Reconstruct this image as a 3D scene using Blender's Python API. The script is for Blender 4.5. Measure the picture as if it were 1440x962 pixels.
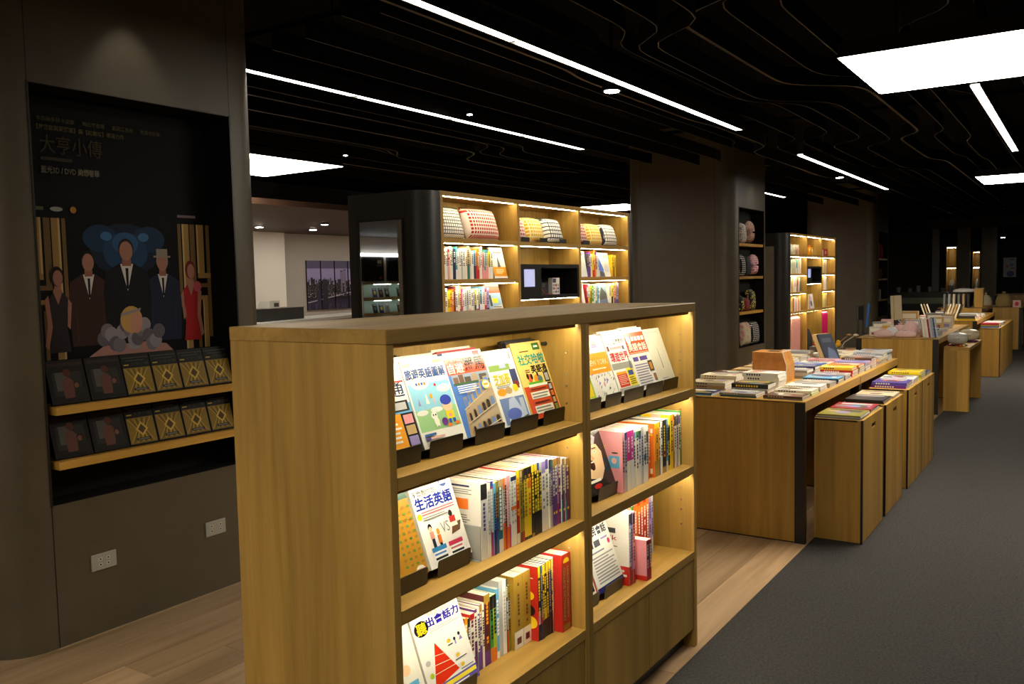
import bpy, bmesh, math, random
from mathutils import Vector, Matrix
random.seed(7)
SC = bpy.context.scene
COLL = SC.collection
for o in list(bpy.data.objects):
    bpy.data.objects.remove(o)

# ------------------------------------------------------------------ camera
F_PX, YAW, PITCH, ROLL, EYE = 1217.49, 0.586836, -0.070526, -0.021319, 1.5
def cam_axes():
    cy, sy, cp, sp = math.cos(YAW), math.sin(YAW), math.cos(PITCH), math.sin(PITCH)
    f = Vector((cy*cp, sy*cp, sp)); r = Vector((sy, -cy, 0)); u = r.cross(f)
    c, s = math.cos(ROLL), math.sin(ROLL)
    return r*c + u*s, -r*s + u*c, f
CR, CU, CF = cam_axes()
cam = bpy.data.cameras.new('camera')
cam.sensor_width = 36; cam.lens = F_PX/1440*36; cam.clip_start = 0.02; cam.clip_end = 200
camo = bpy.data.objects.new('camera', cam); COLL.objects.link(camo)
camo.matrix_world = Matrix(((CR.x, CU.x, -CF.x, 0), (CR.y, CU.y, -CF.y, 0), (CR.z, CU.z, -CF.z, EYE), (0, 0, 0, 1)))
SC.camera = camo
def at(u, v, z):
    "photo pixel to the point where its ray meets the height z"
    d = CR*((u-720)/F_PX) + CU*((481-v)/F_PX) + CF
    t = (z-EYE)/d.z
    return Vector((d.x*t, d.y*t, z))
# ------------------------------------------------------------------ world, exposure
w = bpy.data.worlds.new('world'); SC.world = w; w.use_nodes = True
w.node_tree.nodes['Background'].inputs[0].default_value = (0.9, 0.95, 1.0, 1)
w.node_tree.nodes['Background'].inputs[1].default_value = 0.002
SC.view_settings.view_transform = 'Standard'; SC.view_settings.look = 'None'
SC.view_settings.gamma = 1; SC.view_settings.use_curve_mapping = False
SC.view_settings.exposure = 0.0
# strengths of the shop's lamps and the added fill lights (used by their builders below)
TUBE, PANEL, LED, DOWN, WASH = 15.5, 22.0, 45.0, 40.0, 330.0

# ------------------------------------------------------------------ materials
def lin(h):
    if isinstance(h, str):
        h = COL.get(h, h)
        c = [int(h[i:i+2], 16)/255 for i in (0, 2, 4)]
        return tuple((x/12.92 if x <= .04045 else ((x+.055)/1.055)**2.4) for x in c)
    return h
COL = dict(white='EDEBE4', cream='E6DCBC', ivory='F1EEDF', black='17161A', charcoal='2B2A2C', grey='8C8B88', silver='B9BABC',
    red='C2261F', crimson='A01830', orange='E4741D', amber='EFA11C', yellow='F0D020', gold='A8852E', olive='8C8428', lime='A9C62A',
    green='3F9A46', teal='2E6E72', turquoise='3AA6A0', sky='62AEDC', blue='2C56B0', navy='1F2756', purple='6A2C86', violet='55489C',
    lilac='9A8CC8', magenta='C02A86', pink='E79AA4', rose='E8B9B4', brown='5A3A22', tan='C2A46E', beige='CDBE9C', maroon='5E1F26')
_M = {}
def nodes_of(m):
    m.use_nodes = True
    return m.node_tree.nodes, m.node_tree.links, m.node_tree.nodes['Principled BSDF']
def mat(col, rough=.55, metal=0., spec=.5, name=None):
    key = (col, rough, metal, spec)
    if key in _M: return _M[key]
    m = bpy.data.materials.new(name or 'paint_%s' % (col if isinstance(col, str) else 'c'))
    n, l, b = nodes_of(m)
    b.inputs['Base Color'].default_value = (*lin(col), 1)
    b.inputs['Roughness'].default_value = rough; b.inputs['Metallic'].default_value = metal
    b.inputs['Specular IOR Level'].default_value = spec
    _M[key] = m
    return m
def emit(col, s, name):
    key = ('e', col, s, name)
    if key in _M: return _M[key]
    m = bpy.data.materials.new(name); n, l, b = nodes_of(m)
    b.inputs['Base Color'].default_value = (.8, .8, .8, 1)
    b.inputs['Emission Color'].default_value = (*lin(col), 1); b.inputs['Emission Strength'].default_value = s
    _M[key] = m
    return m
def wood(name, c1, c2, axis, rough=.42, scale=1., rnd=.25, bands=0.):
    m = bpy.data.materials.new(name); n, l, b = nodes_of(m)
    tc = n.new('ShaderNodeTexCoord'); mp = n.new('ShaderNodeMapping')
    s = [16*scale]*3; s['xyz'.index(axis)] = .9*scale; mp.inputs['Scale'].default_value = s
    l.new(tc.outputs['Object'], mp.inputs['Vector'])
    oi = n.new('ShaderNodeObjectInfo'); ml = n.new('ShaderNodeMath'); ml.operation = 'MULTIPLY'; ml.inputs[1].default_value = 37
    l.new(oi.outputs['Random'], ml.inputs[0])
    cb = n.new('ShaderNodeCombineXYZ')
    for i in range(3): l.new(ml.outputs[0], cb.inputs[i])
    l.new(cb.outputs[0], mp.inputs['Location'])
    nz = n.new('ShaderNodeTexNoise'); nz.inputs['Scale'].default_value = 1.6; nz.inputs['Detail'].default_value = 7; nz.inputs['Roughness'].default_value = .62
    nz.inputs['Distortion'].default_value = .5
    l.new(mp.outputs[0], nz.inputs['Vector'])
    mp2 = n.new('ShaderNodeMapping'); s2 = [3.2]*3; s2['xyz'.index(axis)] = .35; mp2.inputs['Scale'].default_value = s2
    l.new(tc.outputs['Object'], mp2.inputs['Vector']); l.new(cb.outputs[0], mp2.inputs['Location'])
    n2 = n.new('ShaderNodeTexNoise'); n2.inputs['Scale'].default_value = 1.5; n2.inputs['Detail'].default_value = 2
    l.new(mp2.outputs[0], n2.inputs['Vector'])
    mx = n.new('ShaderNodeMix'); mx.data_type = 'FLOAT'; mx.inputs[0].default_value = .45
    l.new(nz.outputs['Fac'], mx.inputs[2]); l.new(n2.outputs['Fac'], mx.inputs[3])
    r = n.new('ShaderNodeValToRGB'); r.color_ramp.elements[0].position = .33; r.color_ramp.elements[1].position = .67
    r.color_ramp.elements[0].color = (*lin(c1), 1); r.color_ramp.elements[1].color = (*lin(c2), 1)
    l.new(mx.outputs[0], r.inputs[0])
    hs = n.new('ShaderNodeHueSaturation'); mr = n.new('ShaderNodeMapRange')
    mr.inputs['To Min'].default_value = 1-rnd*.5; mr.inputs['To Max'].default_value = 1+rnd*.5
    l.new(oi.outputs['Random'], mr.inputs['Value']); l.new(mr.outputs[0], hs.inputs['Value'])
    if bands:                       # veneer leaves of slightly different tone side by side
        sx = n.new('ShaderNodeSeparateXYZ'); l.new(tc.outputs['Object'], sx.inputs[0])
        o1, o2 = [q for q in range(3) if q != 'xyz'.index(axis)]
        ad = n.new('ShaderNodeMath'); ad.operation = 'ADD'; l.new(sx.outputs[o1], ad.inputs[0]); l.new(sx.outputs[o2], ad.inputs[1])
        a2 = n.new('ShaderNodeMath'); a2.operation = 'MULTIPLY_ADD'; a2.inputs[1].default_value = 9.5; l.new(ad.outputs[0], a2.inputs[0]); l.new(ml.outputs[0], a2.inputs[2])
        fl = n.new('ShaderNodeMath'); fl.operation = 'FLOOR'; l.new(a2.outputs[0], fl.inputs[0])
        wn = n.new('ShaderNodeTexWhiteNoise'); wn.noise_dimensions = '1D'; l.new(fl.outputs[0], wn.inputs['W'])
        m3 = n.new('ShaderNodeMapRange'); m3.inputs['To Min'].default_value = 1-bands; m3.inputs['To Max'].default_value = 1+bands*.5; l.new(wn.outputs['Value'], m3.inputs['Value'])
        m4 = n.new('ShaderNodeMath'); m4.operation = 'MULTIPLY'; l.new(m3.outputs[0], m4.inputs[0]); l.new(mr.outputs[0], m4.inputs[1]); l.new(m4.outputs[0], hs.inputs['Value'])
    l.new(r.outputs[0], hs.inputs['Color']); l.new(hs.outputs[0], b.inputs['Base Color'])
    b.inputs['Roughness'].default_value = rough
    bp = n.new('ShaderNodeBump'); bp.inputs['Strength'].default_value = .08; bp.inputs['Distance'].default_value = .002
    l.new(nz.outputs['Fac'], bp.inputs['Height']); l.new(bp.outputs[0], b.inputs['Normal'])
    return m
OAK = {a: wood('oak_veneer_'+a, '8C6B28', 'BF974A', a, rough=.5, rnd=.12, bands=.10) for a in 'xyz'}
OAKT = {a: wood('oak_table_veneer_'+a, 'A87C2C', 'D2A44C', a, rnd=.12, bands=.24) for a in 'xyz'}
PLANK = wood('floor_plank_oak', '8E714E', 'C4A47E', 'x', rough=.38, scale=.8, rnd=.45)
def noisy(name, c1, c2, scale, rough=.9, bump=0., detail=4):
    m = bpy.data.materials.new(name); n, l, b = nodes_of(m)
    tc = n.new('ShaderNodeTexCoord'); nz = n.new('ShaderNodeTexNoise')
    nz.inputs['Scale'].default_value = scale; nz.inputs['Detail'].default_value = detail; nz.inputs['Roughness'].default_value = .7
    l.new(tc.outputs['Object'], nz.inputs['Vector'])
    r = n.new('ShaderNodeValToRGB'); r.color_ramp.elements[0].position = .35; r.color_ramp.elements[1].position = .65
    r.color_ramp.elements[0].color = (*lin(c1), 1); r.color_ramp.elements[1].color = (*lin(c2), 1)
    l.new(nz.outputs['Fac'], r.inputs[0]); l.new(r.outputs[0], b.inputs['Base Color'])
    b.inputs['Roughness'].default_value = rough
    if bump:
        bp = n.new('ShaderNodeBump'); bp.inputs['Strength'].default_value = bump; bp.inputs['Distance'].default_value = .004
        l.new(nz.outputs['Fac'], bp.inputs['Height']); l.new(bp.outputs[0], b.inputs['Normal'])
    return m
def check(name, ca, cb_, nx, nz_, lw, rough=.85):
    "cloth with a woven lattice: lines of colour ca on cb_"
    m = bpy.data.materials.new(name); n, l, b = nodes_of(m)
    tc = n.new('ShaderNodeTexCoord'); sp = n.new('ShaderNodeSeparateXYZ'); l.new(tc.outputs['Object'], sp.inputs[0])
    ad = n.new('ShaderNodeMath'); ad.operation = 'ADD'; l.new(sp.outputs[0], ad.inputs[0]); l.new(sp.outputs[1], ad.inputs[1])
    outs = []
    for src, k in ((ad.outputs[0], nx), (sp.outputs[2], nz_)):
        a = n.new('ShaderNodeMath'); a.operation = 'MULTIPLY'; a.inputs[1].default_value = k; l.new(src, a.inputs[0])
        f = n.new('ShaderNodeMath'); f.operation = 'FRACT'; l.new(a.outputs[0], f.inputs[0])
        g = n.new('ShaderNodeMath'); g.operation = 'LESS_THAN'; g.inputs[1].default_value = lw; l.new(f.outputs[0], g.inputs[0])
        outs.append(g.outputs[0])
    mx = n.new('ShaderNodeMath'); mx.operation = 'MAXIMUM'; l.new(outs[0], mx.inputs[0]); l.new(outs[1], mx.inputs[1])
    mc = n.new('ShaderNodeMix'); mc.data_type = 'RGBA'
    mc.inputs[6].default_value = (*lin(cb_), 1); mc.inputs[7].default_value = (*lin(ca), 1)
    l.new(mx.outputs[0], mc.inputs[0]); l.new(mc.outputs[2], b.inputs['Base Color'])
    b.inputs['Roughness'].default_value = rough
    return m
def spots(name, ca, cb_, scale, rough=.8):
    m = bpy.data.materials.new(name); n, l, b = nodes_of(m)
    tc = n.new('ShaderNodeTexCoord'); v = n.new('ShaderNodeTexVoronoi'); v.inputs['Scale'].default_value = scale
    l.new(tc.outputs['Object'], v.inputs['Vector'])
    r = n.new('ShaderNodeValToRGB'); r.color_ramp.interpolation = 'CONSTANT'; r.color_ramp.elements[1].position = .38
    r.color_ramp.elements[0].color = (*lin(ca), 1); r.color_ramp.elements[1].color = (*lin(cb_), 1)
    l.new(v.outputs['Distance'], r.inputs[0]); l.new(r.outputs[0], b.inputs['Base Color']); b.inputs['Roughness'].default_value = rough
    return m
PANELM = noisy('column_laminate', '524A3A', '5B5241', 3.0, rough=.42)
NICHE = mat('090808', .7, 0., .2, name='niche_black')
BLACKM = mat('12110F', .4, name='black_metal')
STAND = mat('2E2A1E', .33, .3, name='dark_bronze_metal')
CEIL = mat('020202', .9, 0., .1, name='ceiling_black')
BAFF_LIT = mat('2C2822', .5, name='baffle_lit_edge')  # paler colour on the bottom faces imitates light catching the edges
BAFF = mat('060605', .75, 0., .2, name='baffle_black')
PAGES = noisy('page_edges', 'DAD5C6', 'F0ECE0', 60, rough=.85)

# ------------------------------------------------------------------ mesh helpers
class MB:
    def __init__(s): s.v = []; s.f = []; s.m = []
    def quad(s, a, b, c, d, m=0):
        i = len(s.v); s.v += [tuple(a), tuple(b), tuple(c), tuple(d)]; s.f.append((i, i+1, i+2, i+3)); s.m.append(m); return s
    def box(s, x0, y0, z0, x1, y1, z1, m=0):
        i = len(s.v)
        s.v += [(x, y, z) for z in (z0, z1) for (x, y) in ((x0, y0), (x1, y0), (x1, y1), (x0, y1))]
        for q in ((3, 2, 1, 0), (4, 5, 6, 7), (0, 1, 5, 4), (1, 2, 6, 5), (2, 3, 7, 6), (3, 0, 4, 7)):
            s.f.append(tuple(i+k for k in q)); s.m.append(m)
        return s
    def poly(s, pts, m=0):
        i = len(s.v); s.v += [tuple(p) for p in pts]; s.f.append(tuple(range(i, i+len(pts)))); s.m.append(m); return s
    def prism(s, pts, z0, z1, m=0, axis='z'):
        "extrude a counter-clockwise polygon"
        mp = {'z': lambda a, b, c: (a, b, c), 'x': lambda a, b, c: (c, a, b), 'y': lambda a, b, c: (b, c, a)}[axis]
        n = len(pts); i = len(s.v)
        s.v += [mp(a, b, z0) for a, b in pts] + [mp(a, b, z1) for a, b in pts]
        s.f.append(tuple(i+k for k in reversed(range(n)))); s.m.append(m)
        s.f.append(tuple(i+n+k for k in range(n))); s.m.append(m)
        for k in range(n):
            j = (k+1) % n; s.f.append((i+k, i+j, i+n+j, i+n+k)); s.m.append(m)
        return s
    def lathe(s, prof, cx=0, cy=0, n=20, m=0):
        i = len(s.v)
        for r, z in prof:
            for k in range(n):
                a = 2*math.pi*k/n; s.v.append((cx+r*math.cos(a), cy+r*math.sin(a), z))
        for j in range(len(prof)-1):
            for k in range(n):
                k2 = (k+1) % n
                s.f.append((i+j*n+k, i+j*n+k2, i+(j+1)*n+k2, i+(j+1)*n+k)); s.m.append(m)
        s.f.append(tuple(i+k for k in reversed(range(n)))); s.m.append(m)
        s.f.append(tuple(i+(len(prof)-1)*n+k for k in range(n))); s.m.append(m)
        return s
    def tube(s, path, r, n=8, m=0):
        i = len(s.v); P = [Vector(p) for p in path]
        for j, p in enumerate(P):
            t = (P[min(j+1, len(P)-1)]-P[max(j-1, 0)]).normalized()
            a = t.cross(Vector((0, 0, 1)));  a = a.normalized() if a.length > 1e-4 else Vector((1, 0, 0))
            b = t.cross(a)
            for k in range(n):
                q = 2*math.pi*k/n; s.v.append(tuple(p+(a*math.cos(q)+b*math.sin(q))*r))
        for j in range(len(P)-1):
            for k in range(n):
                k2 = (k+1) % n; s.f.append((i+j*n+k, i+j*n+k2, i+(j+1)*n+k2, i+(j+1)*n+k)); s.m.append(m)
        s.f.append(tuple(i+k for k in range(n))); s.m.append(m)
        s.f.append(tuple(i+(len(P)-1)*n+k for k in reversed(range(n)))); s.m.append(m)
        return s
    def mesh(s, name, mats, smooth=False):
        me = bpy.data.meshes.new(name); me.from_pydata(s.v, [], s.f)
        for m in (mats if isinstance(mats, (list, tuple)) else [mats]): me.materials.append(m)
        me.polygons.foreach_set('material_index', s.m)
        bm = bmesh.new(); bm.from_mesh(me); bmesh.ops.recalc_face_normals(bm, faces=bm.faces); bm.to_mesh(me); bm.free()
        if smooth: me.polygons.foreach_set('use_smooth', [True]*len(me.polygons))
        me.update(); return me
    def build(s, name, mats, parent=None, loc=None, smooth=False, bevel=0):
        return link(name, s.mesh(name, mats, smooth), parent, loc, bevel)
def link(name, me, parent=None, loc=None, bevel=0):
    o = bpy.data.objects.new(name, me); COLL.objects.link(o)
    if parent is not None: o.parent = parent
    if loc is not None: o.location = loc
    if bevel:
        b = o.modifiers.new('bevel', 'BEVEL'); b.width = bevel; b.segments = 1; b.limit_method = 'ANGLE'
    return o
def autosmooth(o, ang=35):
    me = o.data
    me.polygons.foreach_set('use_smooth', [True]*len(me.polygons))
    bm = bmesh.new(); bm.from_mesh(me)
    for e in bm.edges:
        if len(e.link_faces) == 2 and e.calc_face_angle(0) > math.radians(ang): e.smooth = False
    bm.to_mesh(me); bm.free(); return o
def tag(o, label, cat, group=None):
    o['label'] = label; o['category'] = cat
    if group: o['group'] = group
    return o
def thing(name, label, cat, loc=(0, 0, 0), rz=0, group=None):
    o = bpy.data.objects.new(name, None); COLL.objects.link(o); o.location = loc; o.rotation_euler = (0, 0, rz)
    o.empty_display_size = .1
    return tag(o, label, cat, group)
def struct(o): o['kind'] = 'structure'; return o
def copy_tree(o, loc, rz=None, label=None):
    c = o.copy(); COLL.objects.link(c); c.location = loc
    if rz is not None: c.rotation_euler[2] = rz
    if label: c['label'] = label
    for ch in list(o.children):
        d = ch.copy(); COLL.objects.link(d); d.parent = c
        for g in list(ch.children):
            e = g.copy(); COLL.objects.link(e); e.parent = d
    return c
ONES = 'first second third fourth fifth sixth seventh eighth ninth tenth eleventh twelfth thirteenth fourteenth fifteenth sixteenth seventeenth eighteenth nineteenth twentieth'.split()
def ordw(n):
    if n <= 20: return ONES[n-1]
    t = {2: 'twenty', 3: 'thirty', 4: 'forty', 5: 'fifty'}[n//10]
    return {2: 'twentieth', 3: 'thirtieth', 4: 'fortieth', 5: 'fiftieth'}[n//10] if n % 10 == 0 else t+'-'+ONES[n % 10-1]
def rrect(x0, y0, x1, y1, r, n=6):
    pts = []
    for cx, cy, a0 in ((x1-r, y0+r, -90), (x1-r, y1-r, 0), (x0+r, y1-r, 90), (x0+r, y0+r, 180)):
        for k in range(n+1):
            a = math.radians(a0+90*k/n); pts.append((cx+r*math.cos(a), cy+r*math.sin(a)))
    return pts
# flat print: coloured shapes and lettering in one thin mesh on a cover, poster or sign
_T = {}
def text_mesh(body, bold=0.):
    k = (body, bold)
    if k not in _T:
        c = bpy.data.curves.new('lettering', 'FONT'); c.body = body; c.resolution_u = 2; c.offset = bold
        o = bpy.data.objects.new('lettering', c); COLL.objects.link(o)
        dg = bpy.context.evaluated_depsgraph_get()
        me = bpy.data.meshes.new_from_object(o.evaluated_get(dg))
        vs = [v.co.copy() for v in me.vertices]; fs = [tuple(p.vertices) for p in me.polygons]
        bpy.data.objects.remove(o); bpy.data.meshes.remove(me); bpy.data.curves.remove(c)
        x0 = min(v.x for v in vs); x1 = max(v.x for v in vs); y0 = min(v.y for v in vs); y1 = max(v.y for v in vs)
        _T[k] = ([((v.x-x0)/(x1-x0), (v.y-y0)/(y1-y0)) for v in vs], fs)
    return _T[k]
def printed(name, w, h, els, parent, rough=.35, spec=.5, frame='y', origin=(0, 0, 0), step=.00008, base=.0004):
    """els in cover units: x 0..w, y 0..h (fractions). frame 'y': faces -Y, x to the right; frame '-x': faces -X, x runs toward -Y... (viewer's right)"""
    mb = MB(); mats = []; mi = {}
    def mid(c):
        if c not in mi: mi[c] = len(mats); mats.append(mat(c, rough, 0., spec))
        return mi[c]
    for i, e in enumerate(els):
        d = base+step*i
        if frame == 'y': P = lambda u, v: (origin[0]+(u-.5)*w, origin[1]-d, origin[2]+v*h)
        elif frame == '-x': P = lambda u, v: (origin[0]-d, origin[1]+(.5-u)*w, origin[2]+v*h)
        elif frame == 'z': P = lambda u, v: (origin[0]+(u-.5)*w, origin[1]+(v-.5)*h, origin[2]+d)
        k = e[0]
        if k == 'r':
            _, x0, y0, x1, y1, c = e; mb.quad(P(x0, y0), P(x1, y0), P(x1, y1), P(x0, y1), mid(c))
        elif k == 'e':
            _, cx, cy, rx, ry, c = e
            mb.poly([P(cx+rx*math.cos(2*math.pi*q/18), cy+ry*math.sin(2*math.pi*q/18)) for q in range(18)], mid(c))
        elif k == 'p':
            mb.poly([P(*q) for q in e[1]], mid(e[2]))
        elif k == 't':
            _, body, x0, y0, x1, y1, c = e[:7]
            bold = e[7] if len(e) > 7 else .012
            vs, fs = text_mesh(body, .008 if bold else 0.); m = mid(c)
            ex = .55*bold*(x1-x0)/max(1, len(body)); ey = .45*bold*(y1-y0)      # heavy strokes: the glyph laid down a few times, slightly apart
            for sx, sy in (((0, 0), (ex, 0), (-ex, 0), (0, ey), (0, -ey)) if bold >= .02 else ((0, 0),)):
                i0 = len(mb.v)
                mb.v += [P(x0+sx+(x1-x0)*a, y0+sy+(y1-y0)*b) for a, b in vs]
                for f in fs: mb.f.append(tuple(i0+q for q in f)); mb.m.append(m)
        elif k == 'tv':   # lettering running down a spine
            _, body, x0, y0, x1, y1, c = e[:7]
            vs, fs = text_mesh(body, .02); i0 = len(mb.v); m = mid(c)
            mb.v += [P(x0+(x1-x0)*b, y1-(y1-y0)*a) for a, b in vs]
            for f in fs: mb.f.append(tuple(i0+q for q in f)); mb.m.append(m)
    me = bpy.data.meshes.new(name); me.from_pydata(mb.v, [], mb.f)
    for m in mats: me.materials.append(m)
    me.polygons.foreach_set('material_index', mb.m); me.update()
    return link(name, me, parent)
def lines(x0, y0, x1, y1, n, c, fill=.45):
    "rows of fine print"
    out = []; hh = (y1-y0)/n
    for k in range(n):
        xe = x1-(x1-x0)*random.choice((0, 0, .1, .25)); y = y1-(k+1)*hh
        out.append(('r', x0, y+hh*(1-fill)/2, xe, y+hh*(1+fill)/2, c))
    return out

# ================================================================== THE SETTING
ROW_Y = 3.567                      # the line on which columns and tall bookcases stand
CARPET_Y = 1.27
X0, X1, YB0, YB1, DECK = -8.0, 30.0, -6.0, 12.2, 3.35
LZ = 2.747                         # underside of the hung lights
floor = struct(MB().box(X0, CARPET_Y, -.12, X1, YB1, -.006).build('floor', PLANK))
def plank_row(y0, y1, xs):
    x = xs
    while x < 17:
        L = random.choice((1.5, 1.8, 2.1)); xe = min(x+L, 17)
        MB().box(x+.0012, y0+.0012, -.006, xe-.0012, y1-.0012, 0).build('plank', PLANK, floor)
        x += L
y = CARPET_Y; k = 0
while y < 5.2:
    plank_row(y, y+.19, .2-random.random()*1.6); y += .19
CARPET = noisy('carpet_grey', '211F1E', '403E3A', 95, rough=.97, bump=.9, detail=6)
struct(MB().box(X0, YB0, -.12, X1, CARPET_Y-.001, .001).build('floor_carpet', CARPET))
DARKWALL = mat('1A1917', .7, name='wall_dark'); WHITEW = mat('CFCCC6', .8, name='wall_white')
struct(MB().box(X0-.1, YB0-.1, -.12, X1+.1, YB0, 3.6).build('wall_right', DARKWALL))
struct(MB().box(X0-.1, YB0, -.12, X0, YB1, 3.6).build('wall_near', DARKWALL))
struct(MB().box(X0-.1, YB1, -.12, 10.83, YB1+.1, 3.6).build('wall_left', WHITEW))
struct(MB().box(10.83, YB1, -.12, X1+.1, YB1+.1, 3.6).build('wall_back', mat('9C9894', .8, name='wall_grey')))
struct(MB().box(X1, YB0, -.12, X1+.1, YB1, 3.6).build('wall_far', mat('332F28', .7, name='wall_brown')))
ceil = struct(MB().box(X0, YB0, DECK, X1, YB1, DECK+.1).build('ceiling', CEIL))
# brown soffit along the left wall
SOF = noisy('soffit_brown', '2A170A', '36200F', 6, rough=.6)
struct(MB().box(X0, 8.0, 2.45, X1, YB1, 2.52).build('ceiling_soffit', SOF))
# wavy black baffles hung below the deck, each a part of the ceiling
def sstep(x, c, wd): return .5*(1+math.tanh((x-c)/wd))
def wave(i, x, y):
    o = 0
    o += .50*sstep(x, 4.6+.12*i, .13)*math.exp(-((y-1.25)/1.0)**2)
    o -= .48*sstep(x, 6.9+.1*i, .20)*math.exp(-((y-1.45)/.9)**2)
    o += .40*sstep(x, 9.4-.12*i, .16)*math.exp(-((y-2.1)/1.0)**2)
    o -= .42*sstep(x, 12.2+.12*i, .2)*math.exp(-((y-2.5)/1.1)**2)
    o += .45*sstep(x, 7.3+.12*i, .16)*math.exp(-((y-5.3)/.8)**2)
    o -= .43*sstep(x, 9.9-.1*i, .18)*math.exp(-((y-5.7)/.8)**2)
    return o
XSAMP = [X0+.2]+[-7+.6*k for k in range(14)]+[1.4+.10*k for k in range(150)]+[16.6+.7*k for k in range(19)]
nb = 0; y = -4.0
while y < 7.8:
    i = (nb % 9)-4
    mb = MB(); zb = 2.86+.05*math.sin(nb*1.7); th = .008 if nb % 5 else .022
    segs = [(X0, X1)]
    if ROW_Y-.75 < y < ROW_Y+1.95: segs = [(X0, 1.45), (3.35, 9.9), (11.9, 18.5), (20.4, X1)]      # stop short of the columns
    for s0, s1 in segs:
        if abs(y-4.08) < .12: continue
        mb = MB(); xs = [x for x in XSAMP if s0 <= x <= s1]; L = len(xs)
        for x in xs:
            yy = y+wave(i, x, y)
            mb.v += [(x, yy-th/2, zb), (x, yy+th/2, zb), (x, yy+th/2, zb+.12), (x, yy-th/2, zb+.12)]
        for j in range(L-1):
            a = 4*j; b = a+4
            for q in range(4):
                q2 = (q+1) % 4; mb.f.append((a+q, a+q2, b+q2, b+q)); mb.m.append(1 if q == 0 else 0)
        mb.f += [(0, 1, 2, 3), (4*L-4, 4*L-3, 4*L-2, 4*L-1)]; mb.m += [0, 0]
        mb.build('baffle', [BAFF, BAFF_LIT], ceil)
    nb += 1; y += .27
for xh in (-6, 0.4, 3.6, 8.6, 13.2, 16.5, 23, 27):                          # hangers that carry the baffles
    MB().box(xh, -4.3, 3.0, xh+.03, 7.95, 3.03).box(xh, -4.3, 3.03, xh+.03, -4.27, DECK).box(xh, 7.9, 3.03, xh+.03, 7.93, DECK).build('baffle_hanger', CEIL, ceil)

# ---- columns: clad in dark laminate, rounded corners, a black niche in the aisle side
def column(cx, label, seams=True):
    x0, x1, y0, y1, r = cx-.72, cx+.72, ROW_Y, ROW_Y+1.42, .2
    nx0, nx1, nz0, nz1, nd = cx-.49, cx+.49, .604, 2.342, .15
    full = rrect(x0, y0, x1, y1, r, 8)
    k = [p for p in full]
    # notch: the front edge runs from the last point of the lower-left arc to the first of the lower-right arc
    notch = k + [(nx0, y0), (nx0, y0+nd), (nx1, y0+nd), (nx1, y0)]
    mb = MB(); mb.prism(full, 0, nz0); mb.prism(notch, nz0, nz1); mb.prism(full, nz1, DECK)
    c = struct(autosmooth(mb.build('wall_column', PANELM)))
    c['label'] = label
    e = .003
    l = MB()
    l.box(nx0, y0+nd-e, nz0, nx1, y0+nd-.0005, nz1)
    l.box(nx0+.0003, y0+.002, nz0+.0003, nx0+e, y0+nd-e, nz1-.0003); l.box(nx1-e, y0+.002, nz0+.0003, nx1-.0003, y0+nd-e, nz1-.0003)
    l.box(nx0+e, y0+.002, nz0+.0003, nx1-e, y0+nd-e, nz0+e); l.box(nx0+e, y0+.002, nz1-e, nx1-e, y0+nd-e, nz1-.0003)
    l.build('niche_lining', NICHE, c)
    for a in (nx0-.004, nx1+.004):
        MB().box(a-.002, y0-.0006, 0.001, a+.002, y0+.002, nz0).box(a-.002, y0-.0006, nz1, a+.002, y0+.002, DECK).build('panel_joint', BLACKM, c)
        MB().box(a-.004, y0-.004, nz0-.004, a+.004, y0+.004, nz1+.004).build('niche_frame', mat('1D1B17', .35), c)
    for b in (y0+.22, y1-.22):
        MB().box(x0-.0006, b-.002, .001, x0+.002, b+.002, DECK).build('panel_joint', BLACKM, c)
    return c
COLS = [2.378, 10.918, 19.45]
for cx, lb in zip(COLS, ('near column clad in dark laminate with a poster niche', 'middle column clad in dark laminate with a niche of bags', 'far column clad in dark laminate beside the counter')):
    column(cx, lb)

# ---- ceiling lights
TUBEM = emit('FFF3DF', TUBE, 'tube_glow'); PANELG = emit('FFF4E2', PANEL, 'panel_glow'); LEDM = emit('FFF8DA', LED, 'led_glow'); LED2 = emit('FFF4CA', LED*1.45, 'slim_led_glow')
def light_line(x0, x1, y, n, label):
    t = thing('ceiling_light', label, 'ceiling light', ((x0+x1)/2, y, LZ), 0, 'linear ceiling lights')
    L = (x1-x0)/n; h = (x1-x0)/2
    MB().box(-h, -.036, .0125, h, .036, .10).box(-h, -.036, -.001, h, -.0285, .0125).box(-h, .0285, -.001, h, .036, .0125).build('housing', BLACKM, t)
    for k in range(n):
        MB().box(-h+k*L+.03, -.027, 0, -h+(k+1)*L-.03, .027, .012).build('tube', TUBEM, t)
    for k in range(2):
        xx = -h*.6+k*h*1.2
        MB().box(xx-.006, -.006, .10, xx+.006, .006, DECK-LZ).build('hanger', BLACKM, t)
    return t
light_line(2.72, 7.40, 2.517, 4, 'long white light line ending above the near bookcase')
light_line(3.30, 7.46, 4.081, 4, 'white light line emerging from behind the near column')
light_line(9.33, 14.08, 2.535, 4, 'white light line in front of the middle column, toward the far tables')
light_line(11.9, 14.2, 4.10, 2, 'short white light line peeping out behind the middle column')
light_line(6.70, 10.65, .661, 3, 'white light line running away from the big square light panel')
light_line(-3.9, .78, 2.517, 4, 'added fill light line over the aisle behind the viewpoint, beside the bookcases')  # this and the remaining lines: unseen, added to raise the room's brightness
light_line(-3.9, .78, 4.081, 4, 'added fill light line behind the viewpoint, on the column side')
light_line(-1.3, 3.4, .661, 4, 'added fill light line over the carpet aisle, left of the viewpoint')
light_line(2.72, 7.40, -1.3, 4, 'added fill light line to the right of the carpet aisle')
light_line(9.33, 14.08, -1.3, 4, 'added fill light line farther along, right of the carpet aisle')
light_line(2.72, 7.40, -2.9, 4, 'second added fill light line to the right, over the shop floor')
light_line(9.33, 14.08, -2.9, 4, 'far added fill light line in the second row to the right')
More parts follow.
